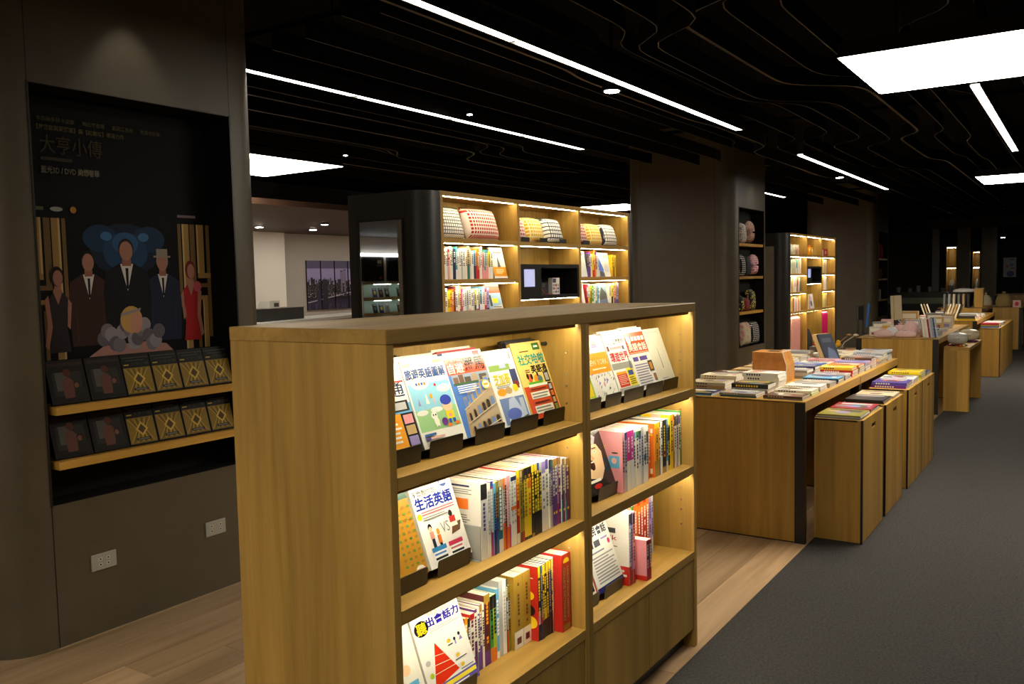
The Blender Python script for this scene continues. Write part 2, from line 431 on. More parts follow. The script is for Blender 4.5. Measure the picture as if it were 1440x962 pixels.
light_line(-3.9, .78, -1.3, 4, 'added fill light line to the right behind the viewpoint')
def panel_light(x0, y0, label, s=1.235):
    t = thing('light_panel', label, 'light panel', (x0+s/2, y0+s/2, LZ), 0, 'square light panels')
    MB().prism(rrect(-s/2, -s/2, s/2, s/2, .03, 3), 0, .02).build('diffuser', PANELG, t)
    MB().prism(rrect(-s/2-.006, -s/2-.006, s/2+.006, s/2+.006, .03, 3), .0205, .09).box(-s/2-.006, -s/2-.006, .001, -s/2-.001, s/2+.006, .0205).box(s/2+.001, -s/2-.006, .001, s/2+.006, s/2+.006, .0205).box(-s/2-.001, -s/2-.006, .001, s/2+.001, -s/2-.001, .0205).box(-s/2-.001, s/2+.001, .001, s/2+.001, s/2+.006, .0205).build('housing', BLACKM, t)
    for a in (-.35, .35):
        for b in (-.35, .35): MB().box(a-.005, b-.005, .09, a+.005, b+.005, DECK-LZ).build('hanger', BLACKM, t)
panel_light(5.33, .0, 'big bright square light panel over the carpet aisle')
panel_light(13.14, .04, 'smaller-looking square light panel far down the carpet aisle')
panel_light(5.55, 6.61, 'square light panel peeping out right of the near column')
panel_light(13.3, 6.5, 'square light panel glowing just above the tall lit bookcase')
panel_light(-2.5, .0, 'added square fill light panel over the carpet behind the viewpoint')  # this panel and the next: unseen, added as fill light
panel_light(-2.5, 6.61, 'added square fill light panel behind the viewpoint, past the column')
DG = emit('FFFFFF', DOWN, 'downlight_glow')
def downlight(p, label, r=.035, drop=.05, up=None):
    t = thing('downlight', label, 'downlight', p, 0, 'small round downlights')
    MB().lathe([(r*.2, .004), (r, .004), (r, .0)][::-1], n=16).build('lamp', DG, t)
    MB().lathe([(r*1.3, .004), (r*1.3, drop)], n=16).build('can', BLACKM, t)
    if up: MB().box(-.008, -.008, drop, .008, .008, up-p[2]).build('hanger', BLACKM, t)
downlight((5.30, 2.68, LZ), 'bright round downlight beside the long light line over the near bookcase', .05, up=DECK)
downlight((5.34, 3.89, LZ), 'tiny downlight beside the light line behind the near column', .02, up=DECK)
downlight((11.88, 2.72, LZ), 'round downlight beside the far light line', .045, up=DECK)
downlight((6.23, 6.04, LZ), 'tiny downlight near the corner of the left light panel', .018, up=DECK)
WG = emit('FFF0DC', WASH, 'washer_glow')
for k in range(6):
    t = thing('wall_washer', f'wall washer lamp in the soffit, {ordw(k+1)} from the near column side', 'downlight', (8.2+1.15*k, 11.0, 2.43), 0, 'wall washers in the soffit')
    MB().lathe([(.055, .004), (.055, .0)], n=16).build('lamp', WG, t); MB().lathe([(.07, .004), (.07, .0195)], n=16).build('can', BLACKM, t)
for cx_, nm in ((2.33, 'near'), (10.9, 'middle')):
    t = thing('spotlight', f'small spotlight washing the {nm} column above its niche', 'spotlight', (cx_, ROW_Y-.20, 2.86), 0, 'spotlights at the columns')
    MB().lathe([(.03, .01), (.032, .09)], n=14).build('can', BLACKM, t); MB().box(-.006, -.006, .09, .006, .006, DECK-2.86).build('hanger', BLACKM, t)
    L_ = bpy.data.lights.new('spot_lamp', 'SPOT'); L_.energy = 5; L_.spot_size = math.radians(62); L_.spot_blend = .7; L_.shadow_soft_size = .02; L_.color = (1, .94, .84)
    lo = bpy.data.objects.new('lamp', L_); COLL.objects.link(lo); lo.parent = t; lo.location = (0, 0, .0); lo.rotation_euler = (math.radians(14), 0, 0)
for k, (x, y) in enumerate(((7.6, 9.3), (9.6, 9.8))):
    downlight((x, y, 2.42), ['dim downlight in the brown soffit, nearer the near column', 'dim downlight in the brown soffit, nearer the skyline picture'][k], .05, .03)
def aty(u, v, Y):
    "photo pixel to the point where its ray meets the upright plane y = Y"
    d = CR*((u-720)/F_PX) + CU*((481-v)/F_PX) + CF
    t = Y/d.y
    return Vector((d.x*t, Y, EYE+d.z*t))

# ================================================================== THE LOW BOOKCASES IN FRONT
FX0, FXD, FX1, FY0, FY1, FH = 1.443, 2.361, 3.269, 1.296, 1.827, 1.398
SH = (1.058, .747, .397)           # top faces of the three shelves
PIN = mat('B8B4A8', .25, .9, name='chrome_pin'); DARKHOLE = mat('0B0A09', .6, name='dark_hole')
def low_bookcase(x0, x1, label):
    W = x1-x0; D = FY1-FY0; T = .025; ZT = FH-.035; mid = D/2
    t = thing('bookcase', label, 'bookcase', (x0, FY0, 0), 0, 'low double-sided bookcases')
    for a in (0, W-T):
        MB().box(a, 0, 0, a+T, D, ZT).build('side_panel', OAK['z'], t, bevel=.0012)
    MB().box(T, mid-.008, .075, W-T, mid+.008, ZT).build('back_panel', OAK['z'], t)
    for i, z in enumerate(SH):
        for (ya, yb) in ((0.001, mid-.008), (mid+.008, D-.001)):
            MB().box(T, ya, z-.032, W-T, yb, z).build('shelf', OAK['x'], t, bevel=.001)
    for z in (ZT, SH[0]-.032, SH[1]-.032):
        s = MB().box(T+.015, .018, z-.007, W-T-.015, .032, z-.0005).build('led_strip', LEDM, t)
        MB().box(T+.01, .0145, z-.010, W-T-.01, .0178, z-.0005).build('led_cover', OAK['x'], t)
    for (ya, yb) in ((.004, .022), (D-.022, D-.004)):
        for k in (0, 1):
            a = T+.0015+k*(W-2*T)/2
            MB().box(a, ya, .078, a+(W-2*T)/2-.003, yb, SH[2]-.036).build('door', OAK['z'], t, bevel=.001)
    for (ya, yb) in ((.05, .062), (D-.062, D-.05)):
        MB().box(T, ya, 0, W-T, yb, .078).build('kick_plate', BLACKM, t)
    MB().box(T, .022, .074, W-T, D-.022, .078).build('bottom_board', OAK['x'], t)
    for zz in (1.27, 1.20, 1.165, 1.11, .97, .93, .89, .65, .60, .56, .50):         # shelf-pin holes near the front of both sides
        for a, s in ((T, 1), (W-T, -1)):
            MB().box(min(a, a+s*.0016), .052, zz, max(a, a+s*.0016), .058, zz+.006).build('pin_hole', PIN, t)
    return t
UL = low_bookcase(FX0, FXD-.0008, 'left unit of the low oak bookcase in front, with travel guides on top shelf')
UR = low_bookcase(FXD+.0008, FX1, 'right unit of the low oak bookcase in front, nearer the carpet')
tag(MB().box(FX0-.001, FY0-.001, FH-.035, FX1+.001, FY1+.001, FH).build('worktop', OAK['x'], bevel=.002),
    'one long oak top board covering both low bookcase units in front', 'worktop')
# dark gaps and knobs on the back panel
MB().box(.03, .2475, 1.300, .27, .2498, 1.335).build('cable_slot', DARKHOLE, UL)
MB().box(.44, .246, 1.265, .475, .2498, 1.355).build('bracket', BLACKM, UR)
def knob(par, x, y, z, ax):
    mb = MB().lathe([(.0075, 0), (.0075, .004), (.004, .012), (.0065, .015), (.0065, .018)], n=12)
    o = mb.build('knob', mat('1C1A16', .4), par); o.location = (x, y, z)
    o.rotation_euler = (math.radians(90), 0, 0) if ax == 'y' else (0, math.radians(-90), 0)
knob(UL, .31, .2493, 1.30, 'y'); knob(UL, FXD-FX0-.0265, .13, 1.30, 'x'); knob(UL, FXD-FX0-.0265, .12, .66, 'x')

# ================================================================== BOOKS
def marks(col, t, h, v0, v1):
    "small illegible characters down a spine"
    out = []; s = min(.62, .010/t); sv = s*t/h; v = v1
    while v-sv > v0:
        if random.random() > .14: out.append(('r', .5-s/2, v-sv, .5+s/2, v-sv*.15, col))
        v -= sv*1.12
    return out
def book_parts(par, t, h, d, col, hard=False):
    e = .0016 if hard else .0008; g = .003 if hard else .0006
    MB().box(e, e, g if hard else .0002, t-e, d-g, h-g).build('page_block', PAGES, par)
def cover_mesh(t, h, d, col, hard):
    e = .0016 if hard else .0008
    return MB().box(0, 0, 0, t, e, h).box(0, e, 0, e, d, h).box(t-e, e, 0, t, d, h).mesh('book', mat(col, .38))
def spine_book(x, y, z, t, h, d, col, els, label, group, left=None, hard=False, name='book'):
    o = link(name, cover_mesh(t, h, d, col, hard)); o.location = (x, y, z+.0008); tag(o, label, 'book', group)
    book_parts(o, t, h, d, col, hard)
    if els: printed('spine_print', t, h, els, o, origin=(t/2, 0, 0))
    if left: printed('cover_print', d, h, left, o, frame='-x', origin=(0, d/2, 0))
    return o
CONTRAST = dict(white='navy', ivory='charcoal', cream='maroon', yellow='black', black='yellow', purple='cream', magenta='white', red='white', orange='white',
    amber='brown', olive='black', teal='white', sky='navy', blue='white', navy='white', pink='maroon', rose='maroon', green='white', lime='black', silver='navy', grey='white',
    gold='black', tan='brown', beige='brown', brown='cream', violet='white', lilac='navy', crimson='white', charcoal='silver', turquoise='white', maroon='gold')
def row(x0, x1, z, yspine, specs, where, group, fit=True, start=1):
    """specs: (col, thickness, height, bands, options)"""
    tot = sum(s[1] for s in specs); k = (x1-x0)/tot if fit else 1
    x = x0; n = start
    for s in specs:
        col, t, h, bands = s[:4]; op = s[4] if len(s) > 4 else {}
        t = t*k; d = op.get('d', .148 if yspine < 1.39 else .134); els = []
        for (v0, v1, c) in bands: els.append(('r', 0, v0, 1, v1, c))
        mc = op.get('mc', CONTRAST.get(col, 'black'))
        if t > .005: els += marks(mc, t, h, op.get('m0', .3), op.get('m1', .9))
        els += op.get('extra', [])
        nm = op.get('nm', col)
        lb = op.get('label') or f"{nm} book, {ordw(n)} from left on {where}"
        spine_book(x, yspine+op.get('dy', 0)+random.uniform(0, .0025), z, t-.0006, h, d, col, els, lb, group, op.get('left'), op.get('hard', False))
        x += t; n += 1
B = lambda *a: list(a)
# ---- middle shelf, left unit
wh_cover = [('r', .1, .93, .75, .955, 'navy'), ('r', .08, .62, .36, .80, 'charcoal'), ('r', .12, .66, .34, .72, 'tan'), ('r', .40, .64, .72, .78, 'orange'),
            ('r', .08, .40, .5, .425, 'sky')]+lines(.1, .83, .8, .91, 3, 'grey')+lines(.08, .46, .75, .58, 4, 'grey')
row(1.853, 2.326, SH[1], 1.342, [
    ('white', .024, .212, B((.78, .98, 'charcoal')), dict(left=wh_cover, m0=.35, m1=.74, mc='violet')),
    ('white', .012, .205, B(), dict(mc='silver')),
    ('magenta', .011, .208, B((.35, .9, 'silver'), (.93, 1, 'blue')), dict(nm='magenta-footed grey')),
    ('sky', .009, .200, B((0, .35, 'navy')), dict(nm='pale blue')),
    ('amber', .011, .203, B((0, .5, 'blue'), (.8, 1, 'olive')), dict(nm='amber and blue')),
    ('teal', .016, .205, B((0, .18, 'ivory'), (.9, 1, 'tan')), dict(nm='dark teal')),
    ('white', .009, .205, B((0, .38, 'orange'), (.85, 1, 'orange')), dict(nm='white and orange', mc='grey')),
    ('rose', .010, .205, B((0, .4, 'red')), dict(nm='pink and red')),
    ('white', .009, .207, B((0, .3, 'orange'), (.8, 1, 'pink')), dict(nm='white and pink', mc='pink')),
    ('magenta', .007, .205, B((.35, 1, 'silver')), dict(nm='grey-topped magenta')),
    ('white', .012, .208, B((.9, .96, 'navy'), (.5, .55, 'orange')), dict(mc='silver')),
    ('ivory', .012, .208, B((.9, .96, 'navy'), (.5, .55, 'orange')), dict(mc='silver')),
    ('red', .013, .212, B((.82, 1, 'yellow'), (0, .14, 'white')), dict(nm='red and yellow', mc='amber')),
    ('olive', .009, .212, B((.82, .98, 'tan'), (0, .14, 'maroon')), dict(mc='brown')),
    ('gold', .009, .212, B((.82, .98, 'brown'), (0, .14, 'crimson')), dict(nm='dull gold')),
    ('yellow', .017, .213, B((.84, .99, 'black'), (0, .04, 'black')), dict(mc='olive')),
    ('yellow', .016, .213, B((.84, .99, 'black'), (0, .04, 'black'), (.7, .8, 'orange')), dict(mc='orange', nm='bright yellow')),
    ('black', .012, .213, B((.90, 1, 'yellow'), (0, .05, 'gold')), dict(nm='black and yellow')),
    ('black', .012, .214, B((.90, 1, 'yellow'), (.33, .48, 'olive')), dict(nm='black and yellow')),
    ('black', .012, .214, B((.86, 1, 'blue'), (.33, .48, 'olive')), dict(nm='black and blue')),
    ('charcoal', .011, .213, B((.86, 1, 'silver'), (.33, .48, 'olive')), dict(nm='black and silver', mc='yellow')),
    ('white', .018, .216, B((.82, .98, 'lilac')), dict(m1=.78, mc='grey', nm='thick white and lilac')),
    ('ivory', .014, .216, B((.86, 1, 'violet')), dict(m1=.8, mc='grey', nm='off-white and violet')),
    ('white', .009, .212, B((.8, 1, 'charcoal')), dict(mc='grey', nm='slim white')),
    ('silver', .010, .210, B((.84, 1, 'teal')), dict(mc='violet')),
    ('purple', .011, .208, B((.86, 1, 'gold')), dict(m0=.45, extra=[('e', .5, .2, .35, .022, 'yellow')])),
    ('violet', .012, .208, B((.88, 1, 'gold')), dict(m0=.45, nm='dusky purple', extra=[('e', .5, .2, .35, .022, 'yellow')])),
    ('magenta', .006, .209, B(), dict(nm='slim magenta')),
    ('purple', .013, .208, B((.88, 1, 'gold')), dict(m0=.45, extra=[('e', .5, .2, .35, .022, 'yellow')])),
    ('white', .006, .202, B((0, .36, 'turquoise'), (.36, .44, 'navy')), dict(nm='white and turquoise')),
    ('purple', .012, .2, B((.86, 1, 'gold')), dict(m0=.45, extra=[('e', .5, .2, .35, .022, 'yellow')])),
    ('white', .006, .2, B((0, .36, 'turquoise'), (.36, .44, 'navy')), dict(nm='white and turquoise')),
    ('purple', .016, .196, B((.86, 1, 'gold')), dict(m0=.45, extra=[('e', .5, .2, .35, .022, 'yellow')])),
    ], 'the left unit\'s middle shelf', 'books on the middle left shelf')
# grey bookend propped against the first white book
be = thing('bookend', 'pale grey plastic bookend in front of the white book, middle left shelf', 'bookend', (1.851, 1.345, SH[1]+.0008))
MB().prism([(0, 0), (.16, 0), (.16, .085), (.15, .095), (0, .095)], -.003, 0, axis='x').build('plate', mat('9FA19C', .4), be, bevel=.0005)
MB().box(-.012, 0, 0, 0, .16, .0012).build('foot', mat('9FA19C', .4), be)
# ---- bottom shelf, left unit
red_cover = [('t', '一個地球村', .1, .86, .8, .95, 'white', .055), ('r', .02, .83, .9, .845, 'white')]+lines(.15, .70, .75, .82, 4, 'yellow')+[
    ('e', .82, .60, .1, .06, 'yellow'), ('e', .78, .40, .16, .085, 'black'), ('e', .84, .24, .14, .085, 'yellow'), ('r', .55, .05, .85, .13, 'white'), ('r', .02, .80, .12, .92, 'black')]
pl_cover = lines(.08, .80, .6, .88, 3, 'yellow')+[('r', .0, .0, 1, .0001, 'purple')]
def by(c2): return dict(nm='black and yellow' if c2 == 'yellow' else 'black and '+c2, d=.17, dy=.03, m0=.08, m1=.85, mc='yellow')
row(1.862, 2.086, SH[2], 1.413, [
    ('orange', .010, .172, B((.5, 1, 'amber')), {}),
    ('charcoal', .008, .168, B(), dict(mc='white')),
    ('white', .016, .176, B((.9, 1, 'red'), (0, .28, 'red')), dict(nm='red and white', mc='maroon', left=[('r', .0, .88, 1, 1, 'red'), ('r', 0, 0, 1, .26, 'red'), ('r', .7, .06, .95, .2, 'white')])),
    ('purple', .010, .182, B((.5, .95, 'ivory')), dict(mc='maroon', nm='purple and cream')),
    ('white', .008, .186, B((0, .3, 'violet')), {}),
    ('purple', .010, .188, B((.88, 1, 'gold')), dict(nm='slim purple')),
    ('ivory', .008, .190, B(), {}),
    ('maroon', .022, .208, B((.88, 1, 'gold'), (.0, .2, 'purple')), dict(nm='thick dark purple', left=pl_cover, mc='amber')),
    ('green', .012, .196, B((.8, 1, 'black'), (0, .22, 'orange')), dict(nm='black, green and orange', mc='black')),
    ('lime', .012, .197, B((.8, 1, 'black'), (0, .2, 'orange')), dict(nm='black, lime and orange', mc='black')),
    ('sky', .012, .208, B((.0, .1, 'white')), dict(mc='white')),
    ('silver', .014, .226, B(), dict(nm='pale grey', mc='silver', left=lines(.2, .82, .8, .9, 2, 'teal')+lines(.1, .68, .55, .76, 2, 'lilac'))),
    ('white', .014, .225, B(), dict(mc='silver')),
    ('charcoal', .006, .222, B((0, .3, 'red')), dict(mc='white')),
    ('olive', .010, .20, B((.5, .8, 'silver')), dict(mc='brown')),
    ], 'the left unit\'s bottom shelf', 'books on the bottom left shelf')
row(2.087, 2.178, SH[2], 1.40, [
    ('gold', .020, .224, B((0, .24, 'white')), dict(mc='brown', extra=[('r', .25, .06, .75, .15, 'maroon')])),
    ('gold', .018, .224, B((0, .24, 'ivory')), dict(mc='brown', extra=[('r', .25, .06, .75, .15, 'maroon')])),
    ], 'the left unit\'s bottom shelf', 'books on the bottom left shelf', start=16)
row(2.180, 2.270, SH[2], 1.372, [
    ('black', .015, .232, B((.85, 1, 'yellow'), (.22, .40, 'pink')), dict(mc='yellow', nm='red-covered black and yellow', left=[('r', 0, 0, 1, 1, 'red')]+red_cover, d=.176)),
    ('navy', .010, .232, B((.9, 1, 'blue'), (.22, .40, 'crimson')), dict(d=.176, mc='silver')),
    ('black', .015, .232, B((.86, 1, 'yellow'), (.25, .40, 'gold')), dict(d=.176)),
    ('black', .014, .233, B((.86, 1, 'gold'), (.25, .40, 'yellow')), dict(d=.176)),
    ('black', .014, .234, B((.86, 1, 'yellow'), (.25, .40, 'gold')), dict(d=.176)),
    ('charcoal', .014, .234, B((.86, 1, 'yellow'), (.6, .65, 'violet')), dict(d=.176, mc='lilac')),
    ('black', .010, .235, B((.86, 1, 'yellow')), dict(d=.176)),
    ('white', .008, .240, B(), dict(d=.1765, mc='silver')),
    ], 'the left unit\'s bottom shelf', 'books on the bottom left shelf', start=18)
dic = spine_book(2.2745, 1.345, SH[2], .053, .246, .19, 'red', [], 'thick red college dictionary with gold lettering, bottom left shelf', 'books on the bottom left shelf', hard=True)
printed('spine_print', .053, .246, [('tv', 'COLLEGE DICTIONARY', .16, .13, .42, .83, 'tan'), ('tv', "RANDOM HOUSE WEBSTER'S", .58, .16, .78, .83, 'tan'),
    ('e', .5, .90, .34, .05, 'yellow'), ('r', .1, .85, .9, .885, 'red'), ('r', .12, .02, .88, .085, 'gold')], dic, origin=(.0265, 0, 0))
# ---- middle shelf, right unit
pinkc = [('r', .05, .80, .28, .92, 'maroon'), ('r', .30, .44, .58, .62, 'ivory'), ('r', .64, .40, .92, .60, 'sky'), ('e', .44, .55, .06, .05, 'brown'), ('e', .78, .52, .07, .05, 'rose'),
         ('e', .40, .655, .09, .014, 'charcoal'), ('e', .8, .65, .09, .014, 'charcoal')]+lines(.1, .70, .6, .77, 2, 'yellow')+lines(.1, .30, .7, .38, 3, 'brown')
orc = [('r', .55, .82, .95, .9, 'white'), ('r', .62, .77, .95, .81, 'yellow'), ('r', .72, .06, .95, .16, 'ivory')]
multi = [('r', .0, .75, .25, 1, 'sky'), ('r', .25, .75, .5, 1, 'yellow'), ('r', .5, .75, .75, 1, 'rose'), ('r', .75, .75, 1, 1, 'lime'), ('e', .8, .76, .1, .03, 'brown')]
row(2.702, 2.975, SH[1], 1.342, [
    ('pink', .009, .216, B(), dict(left=pinkc, mc='maroon')),
    ('silver', .010, .212, B((.88, 1, 'navy')), dict(nm='pale grey')),
    ('magenta', .015, .213, B((0, .5, 'ivory')), dict(nm='magenta and ivory', m0=.5)),
    ('magenta', .015, .213, B((0, .5, 'white')), dict(nm='magenta and white', m0=.5)),
    ('white', .011, .208, B((.85, .96, 'sky')), {}), ('ivory', .012, .209, B((.85, .96, 'green')), {}),
    ('white', .012, .210, B((.8, .95, 'charcoal')), dict(mc='blue')), ('silver', .011, .210, B(), {}), ('white', .012, .211, B((.4, .5, 'teal')), {}),
    ('ivory', .010, .209, B((.7, .9, 'charcoal')), {}),
    ('brown', .012, .192, B((.5, .9, 'white'), (0, .4, 'orange')), dict(nm='brown, white and orange', dy=.02)), ('crimson', .010, .185, B((.4, .8, 'pink')), dict(nm='pink and crimson', dy=.02)),
    ('orange', .010, .188, B(), dict(dy=.02, nm='slim orange')),
    ], 'the right unit\'s middle shelf', 'books on the middle right shelf')
row(2.977, 3.236, SH[1], 1.345, [
    ('amber', .030, .205, B((.9, 1, 'yellow'), (.0, .3, 'gold')), dict(nm='orange-covered thick amber', left=[('r', 0, 0, 1, 1, 'orange')]+orc, d=.165)),
    ('navy', .008, .205, B((.85, 1, 'blue')), {}), ('white', .011, .203, B(), dict(mc='charcoal')),
    ('black', .026, .206, B((.3, .45, 'maroon'), (0, .12, 'gold')), dict(nm='thick black', mc='yellow')),
    ('sky', .012, .206, B((.0, .2, 'ivory')), {}), ('yellow', .013, .200, B((.6, .85, 'black'), (.1, .3, 'black')), dict(nm='yellow and black')),
    ('yellow', .020, .216, B((.85, 1, 'amber')), dict(nm='tall yellow', left=multi, d=.165)),
    ('crimson', .006, .214, B(), dict(nm='slim crimson')),
    ('white', .014, .214, B((.78, .96, 'charcoal')), dict(m1=.74)), ('silver', .014, .215, B((.78, .96, 'navy')), dict(m1=.74, nm='silver and navy')),
    ('white', .010, .213, B((.8, .96, 'violet')), dict(m1=.74, nm='white and violet')), ('green', .009, .219, B(), dict(nm='tall green', d=.16)),
    ], 'the right unit\'s middle shelf', 'books on the middle right shelf', start=14)
# ---- bottom shelf, right unit
bigw = [('r', .0, .0, 1, .26, 'red'), ('t', 'Talk', .35, .60, .75, .67, 'crimson'), ('r', .28, .70, .48, .77, 'charcoal'), ('r', .52, .70, .72, .77, 'charcoal')]+lines(.35, .46, .8, .54, 2, 'grey')+[
    ('r', .4, .18, .9, .21, 'white'), ('r', .3, .12, .95, .15, 'white')]
row(2.752, 2.800, SH[2], 1.345, [
    ('white', .016, .266, B((.82, .98, 'charcoal'), (0, .26, 'red')), dict(nm='tall white and red', left=bigw, d=.19, mc='lilac')),
    ('lilac', .016, .266, B((.82, .98, 'charcoal'), (0, .2, 'crimson')), dict(nm='tall lilac', d=.19)),
    ('pink', .016, .264, B((.82, .98, 'navy'), (0, .2, 'red')), dict(nm='tall pink', d=.19)),
    ], 'the right unit\'s bottom shelf', 'books on the bottom right shelf')
pks = [('r', .1, .80, .35, .92, 'ivory'), ('r', .12, .32, .55, .66, 'ivory'), ('r', .12, .60, .55, .66, 'turquoise'), ('r', .1, .2, .4, .29, 'ivory'), ('r', .12, .05, .42, .15, 'white')]
row(2.83, 2.868, SH[2], 1.312, [
    ('crimson', .019, .150, B((.5, .95, 'maroon')), dict(nm='short pink-covered crimson', left=[('r', 0, 0, 1, .12, 'red'), ('r', 0, .12, 1, 1, 'pink')]+pks, d=.115)),
    ('red', .019, .150, B((.5, .95, 'maroon')), dict(nm='short red', d=.115)),
    ], 'the right unit\'s bottom shelf', 'books on the bottom right shelf', start=4)
row(2.90, 3.15, SH[2], 1.432, [
    ('orange', .02, .228, B((.3, .9, 'amber')), dict(d=.115)), ('tan', .02, .228, B((0, .3, 'crimson')), dict(d=.115, nm='tan and crimson')),
    ('green', .012, .23, B((0, .4, 'crimson')), dict(d=.115, nm='green and crimson')), ('orange', .028, .231, B((.0, .35, 'crimson')), dict(d=.115, nm='orange and crimson')),
    ('red', .018, .232, B((.8, .95, 'orange')), dict(d=.115)), ('orange', .02, .233, B((.1, .8, 'red')), dict(d=.115, nm='red-striped orange')),
    ('red', .018, .233, B((.7, .95, 'orange')), dict(d=.115, nm='red and orange')), ('orange', .02, .234, B((.1, .8, 'crimson')), dict(d=.115, nm='crimson-striped orange')),
    ('lilac', .016, .235, B(), dict(d=.115)), ('silver', .012, .235, B((.3, .8, 'lilac')), dict(d=.115, nm='silver and lilac')),
    ], 'the right unit\'s bottom shelf', 'books on the bottom right shelf', start=6)

# ---- face-out books on bent metal stands
LEAN = math.radians(20)
def stand(x, z, w, label, group, y=1.372):
    t = thing('book_stand', label, 'book stand', (x, y, z+.0008), 0, group)
    e = .0022; sa, ca = math.sin(LEAN), math.cos(LEAN); ta = sa/ca
    lip = rrect(-w/2, 0, w/2, .046, .006, 3)
    o = MB().prism([(q, p) for p, q in lip], 0, e, axis='y').build('lip', STAND, t)
    o.rotation_euler = (math.radians(7), 0, 0); o.location = (0, -.0105, .0004)
    L = lambda yy: .0245-(yy+.006)*ta
    MB().prism([(-.0105, L(-.0105)-e), (.0525, L(.0525)-e), (.0525, L(.0525)), (-.0105, L(-.0105))], -w/2, w/2, axis='x').build('ledge', STAND, t)
    z0 = L(.0525)
    MB().prism([(.0525, z0-e), (.0525+e, z0-e), (.0525+e+.15*ta, z0+.15), (.0525+.15*ta, z0+.15)], -w*.32, w*.32, axis='x').build('back_plate', STAND, t)
    return t
def face_book(x, z, w, h, t, col, els, label, group, y=1.372, copies=0, cname=None, lean=LEAN, copy_cols=None):
    ca, ta = math.cos(lean), math.tan(lean)
    cc = copy_cols or [col]
    for k in range(copies+1):
        kk = k*(t+.0008)/ca; up = .004*k
        o = link('book', MB().box(-w/2, 0, 0, w/2, .0008, h).box(-w/2, .0008, 0, -w/2+.0008, t, h).box(-w/2+.0008, t-.0008, 0, w/2, t, h).mesh('book', mat(col if k == 0 else cc[(k-1) % len(cc)], .32)))
        MB().box(-w/2+.0008, .0008, .0002, w/2-.0005, t-.0008, h-.0006).build('page_block', PAGES, o)
        o.rotation_euler = (-lean, 0, 0)
        o.location = (x, y-.006+kk+up*ta, z+.0265+up)
        if k == 0:
            printed('cover_print', w, h, els, o, rough=.25); tag(o, label, 'book', group)
        else:
            tag(o, f"{'first' if k == 1 else 'second' if k == 2 else 'third'} copy propped behind {cname}", 'book', group)
G1, G2, G3 = 'face-out books on the top shelf of the left unit', 'face-out books on the top shelf of the right unit', 'face-out books on lower shelves'
SG = 'bent dark metal book stands'
# A: mostly hidden behind the left side panel
A = [('r', 0, 0, 1, 1, 'sky'), ('r', 0, .55, 1, 1, 'white'), ('t', '通', .62, .62, .95, .80, 'navy'), ('r', .3, .78, .98, .80, 'red'), ('r', .55, .46, .95, .58, 'charcoal'), ('r', .60, .48, .9, .56, 'silver'),
     ('r', 0, 0, .72, .44, 'amber'), ('r', .72, 0, 1, .44, 'black'), ('r', .76, .32, .96, .42, 'pink'), ('r', .76, .2, .96, .3, 'tan'), ('r', .76, .08, .96, .18, 'lilac')]+lines(.1, .12, .66, .36, 5, 'ivory')
face_book(1.565, SH[0], .17, .23, .012, 'white', A, 'sky-blue and amber guide half hidden behind the left unit\'s side panel', G1, copies=1, cname='the half-hidden amber guide')
Bk = [('r', 0, 0, 1, 1, 'white'), ('r', .03, .18, .97, .72, '8FCBE6'), ('r', .03, .18, .97, .42, '9CCB8E'), ('t', '旅遊英語圖解', .03, .775, .95, .895, '1E4A9C', .06),
    ('r', .04, .92, .2, .96, 'green'), ('r', .72, .93, .93, .97, 'yellow'), ('e', .3, .72, .2, .07, 'white')]+[('r', .2+.06*q, .70, .24+.06*q, .73, 'orange' if q % 2 else 'blue') for q in range(4)]+[
    ('e', .8, .63, .16, .045, 'white'), ('e', .17, .39, .13, .03, 'white'), ('e', .5, .40, .14, .03, 'white'), ('e', .62, .68, .025, .018, 'red'),
    ('e', .76, .42, .115, .07, 'F3C9A0'), ('e', .76, .49, .13, .06, '2A3FB0'), ('r', .64, .46, .88, .48, '2A3FB0'), ('r', .68, .27, .86, .36, 'yellow'), ('e', .77, .31, .03, .02, 'pink'),
    ('r', .70, .22, .76, .27, 'blue'), ('r', .80, .22, .86, .27, 'blue'), ('e', .70, .2, .05, .02, 'orange'), ('e', .88, .21, .05, .02, 'orange'), ('e', .60, .25, .07, .045, 'purple'),
    ('e', .40, .34, .07, .045, 'white'), ('e', .42, .27, .055, .05, 'ivory'), ('r', .38, .21, .41, .25, 'white'), ('r', .44, .21, .47, .25, 'white'), ('e', .38, .345, .012, .01, 'black'), ('e', .43, .345, .012, .01, 'black'),
    ('p', [(.12, .47), (.16, .56), (.18, .47)], 'lilac'), ('p', [(.3, .48), (.34, .60), (.38, .48)], 'ivory'), ('p', [(.48, .48), (.50, .56), (.52, .48)], 'rose'), ('e', .45, .56, .03, .03, 'amber'),
    ('r', .06, .13, .32, .155, '3A6FB8'), ('r', .06, .09, .18, .115, 'violet'), ('r', .2, .09, .5, .115, 'rose')]+lines(.06, .02, .5, .08, 3, 'grey')
face_book(1.742, SH[0], .176, .232, .014, 'white', Bk, 'white travel English book with a cartoon child in a blue cap on cover', G1, copies=2, cname='the cartoon-cover travel English book')
arch = []
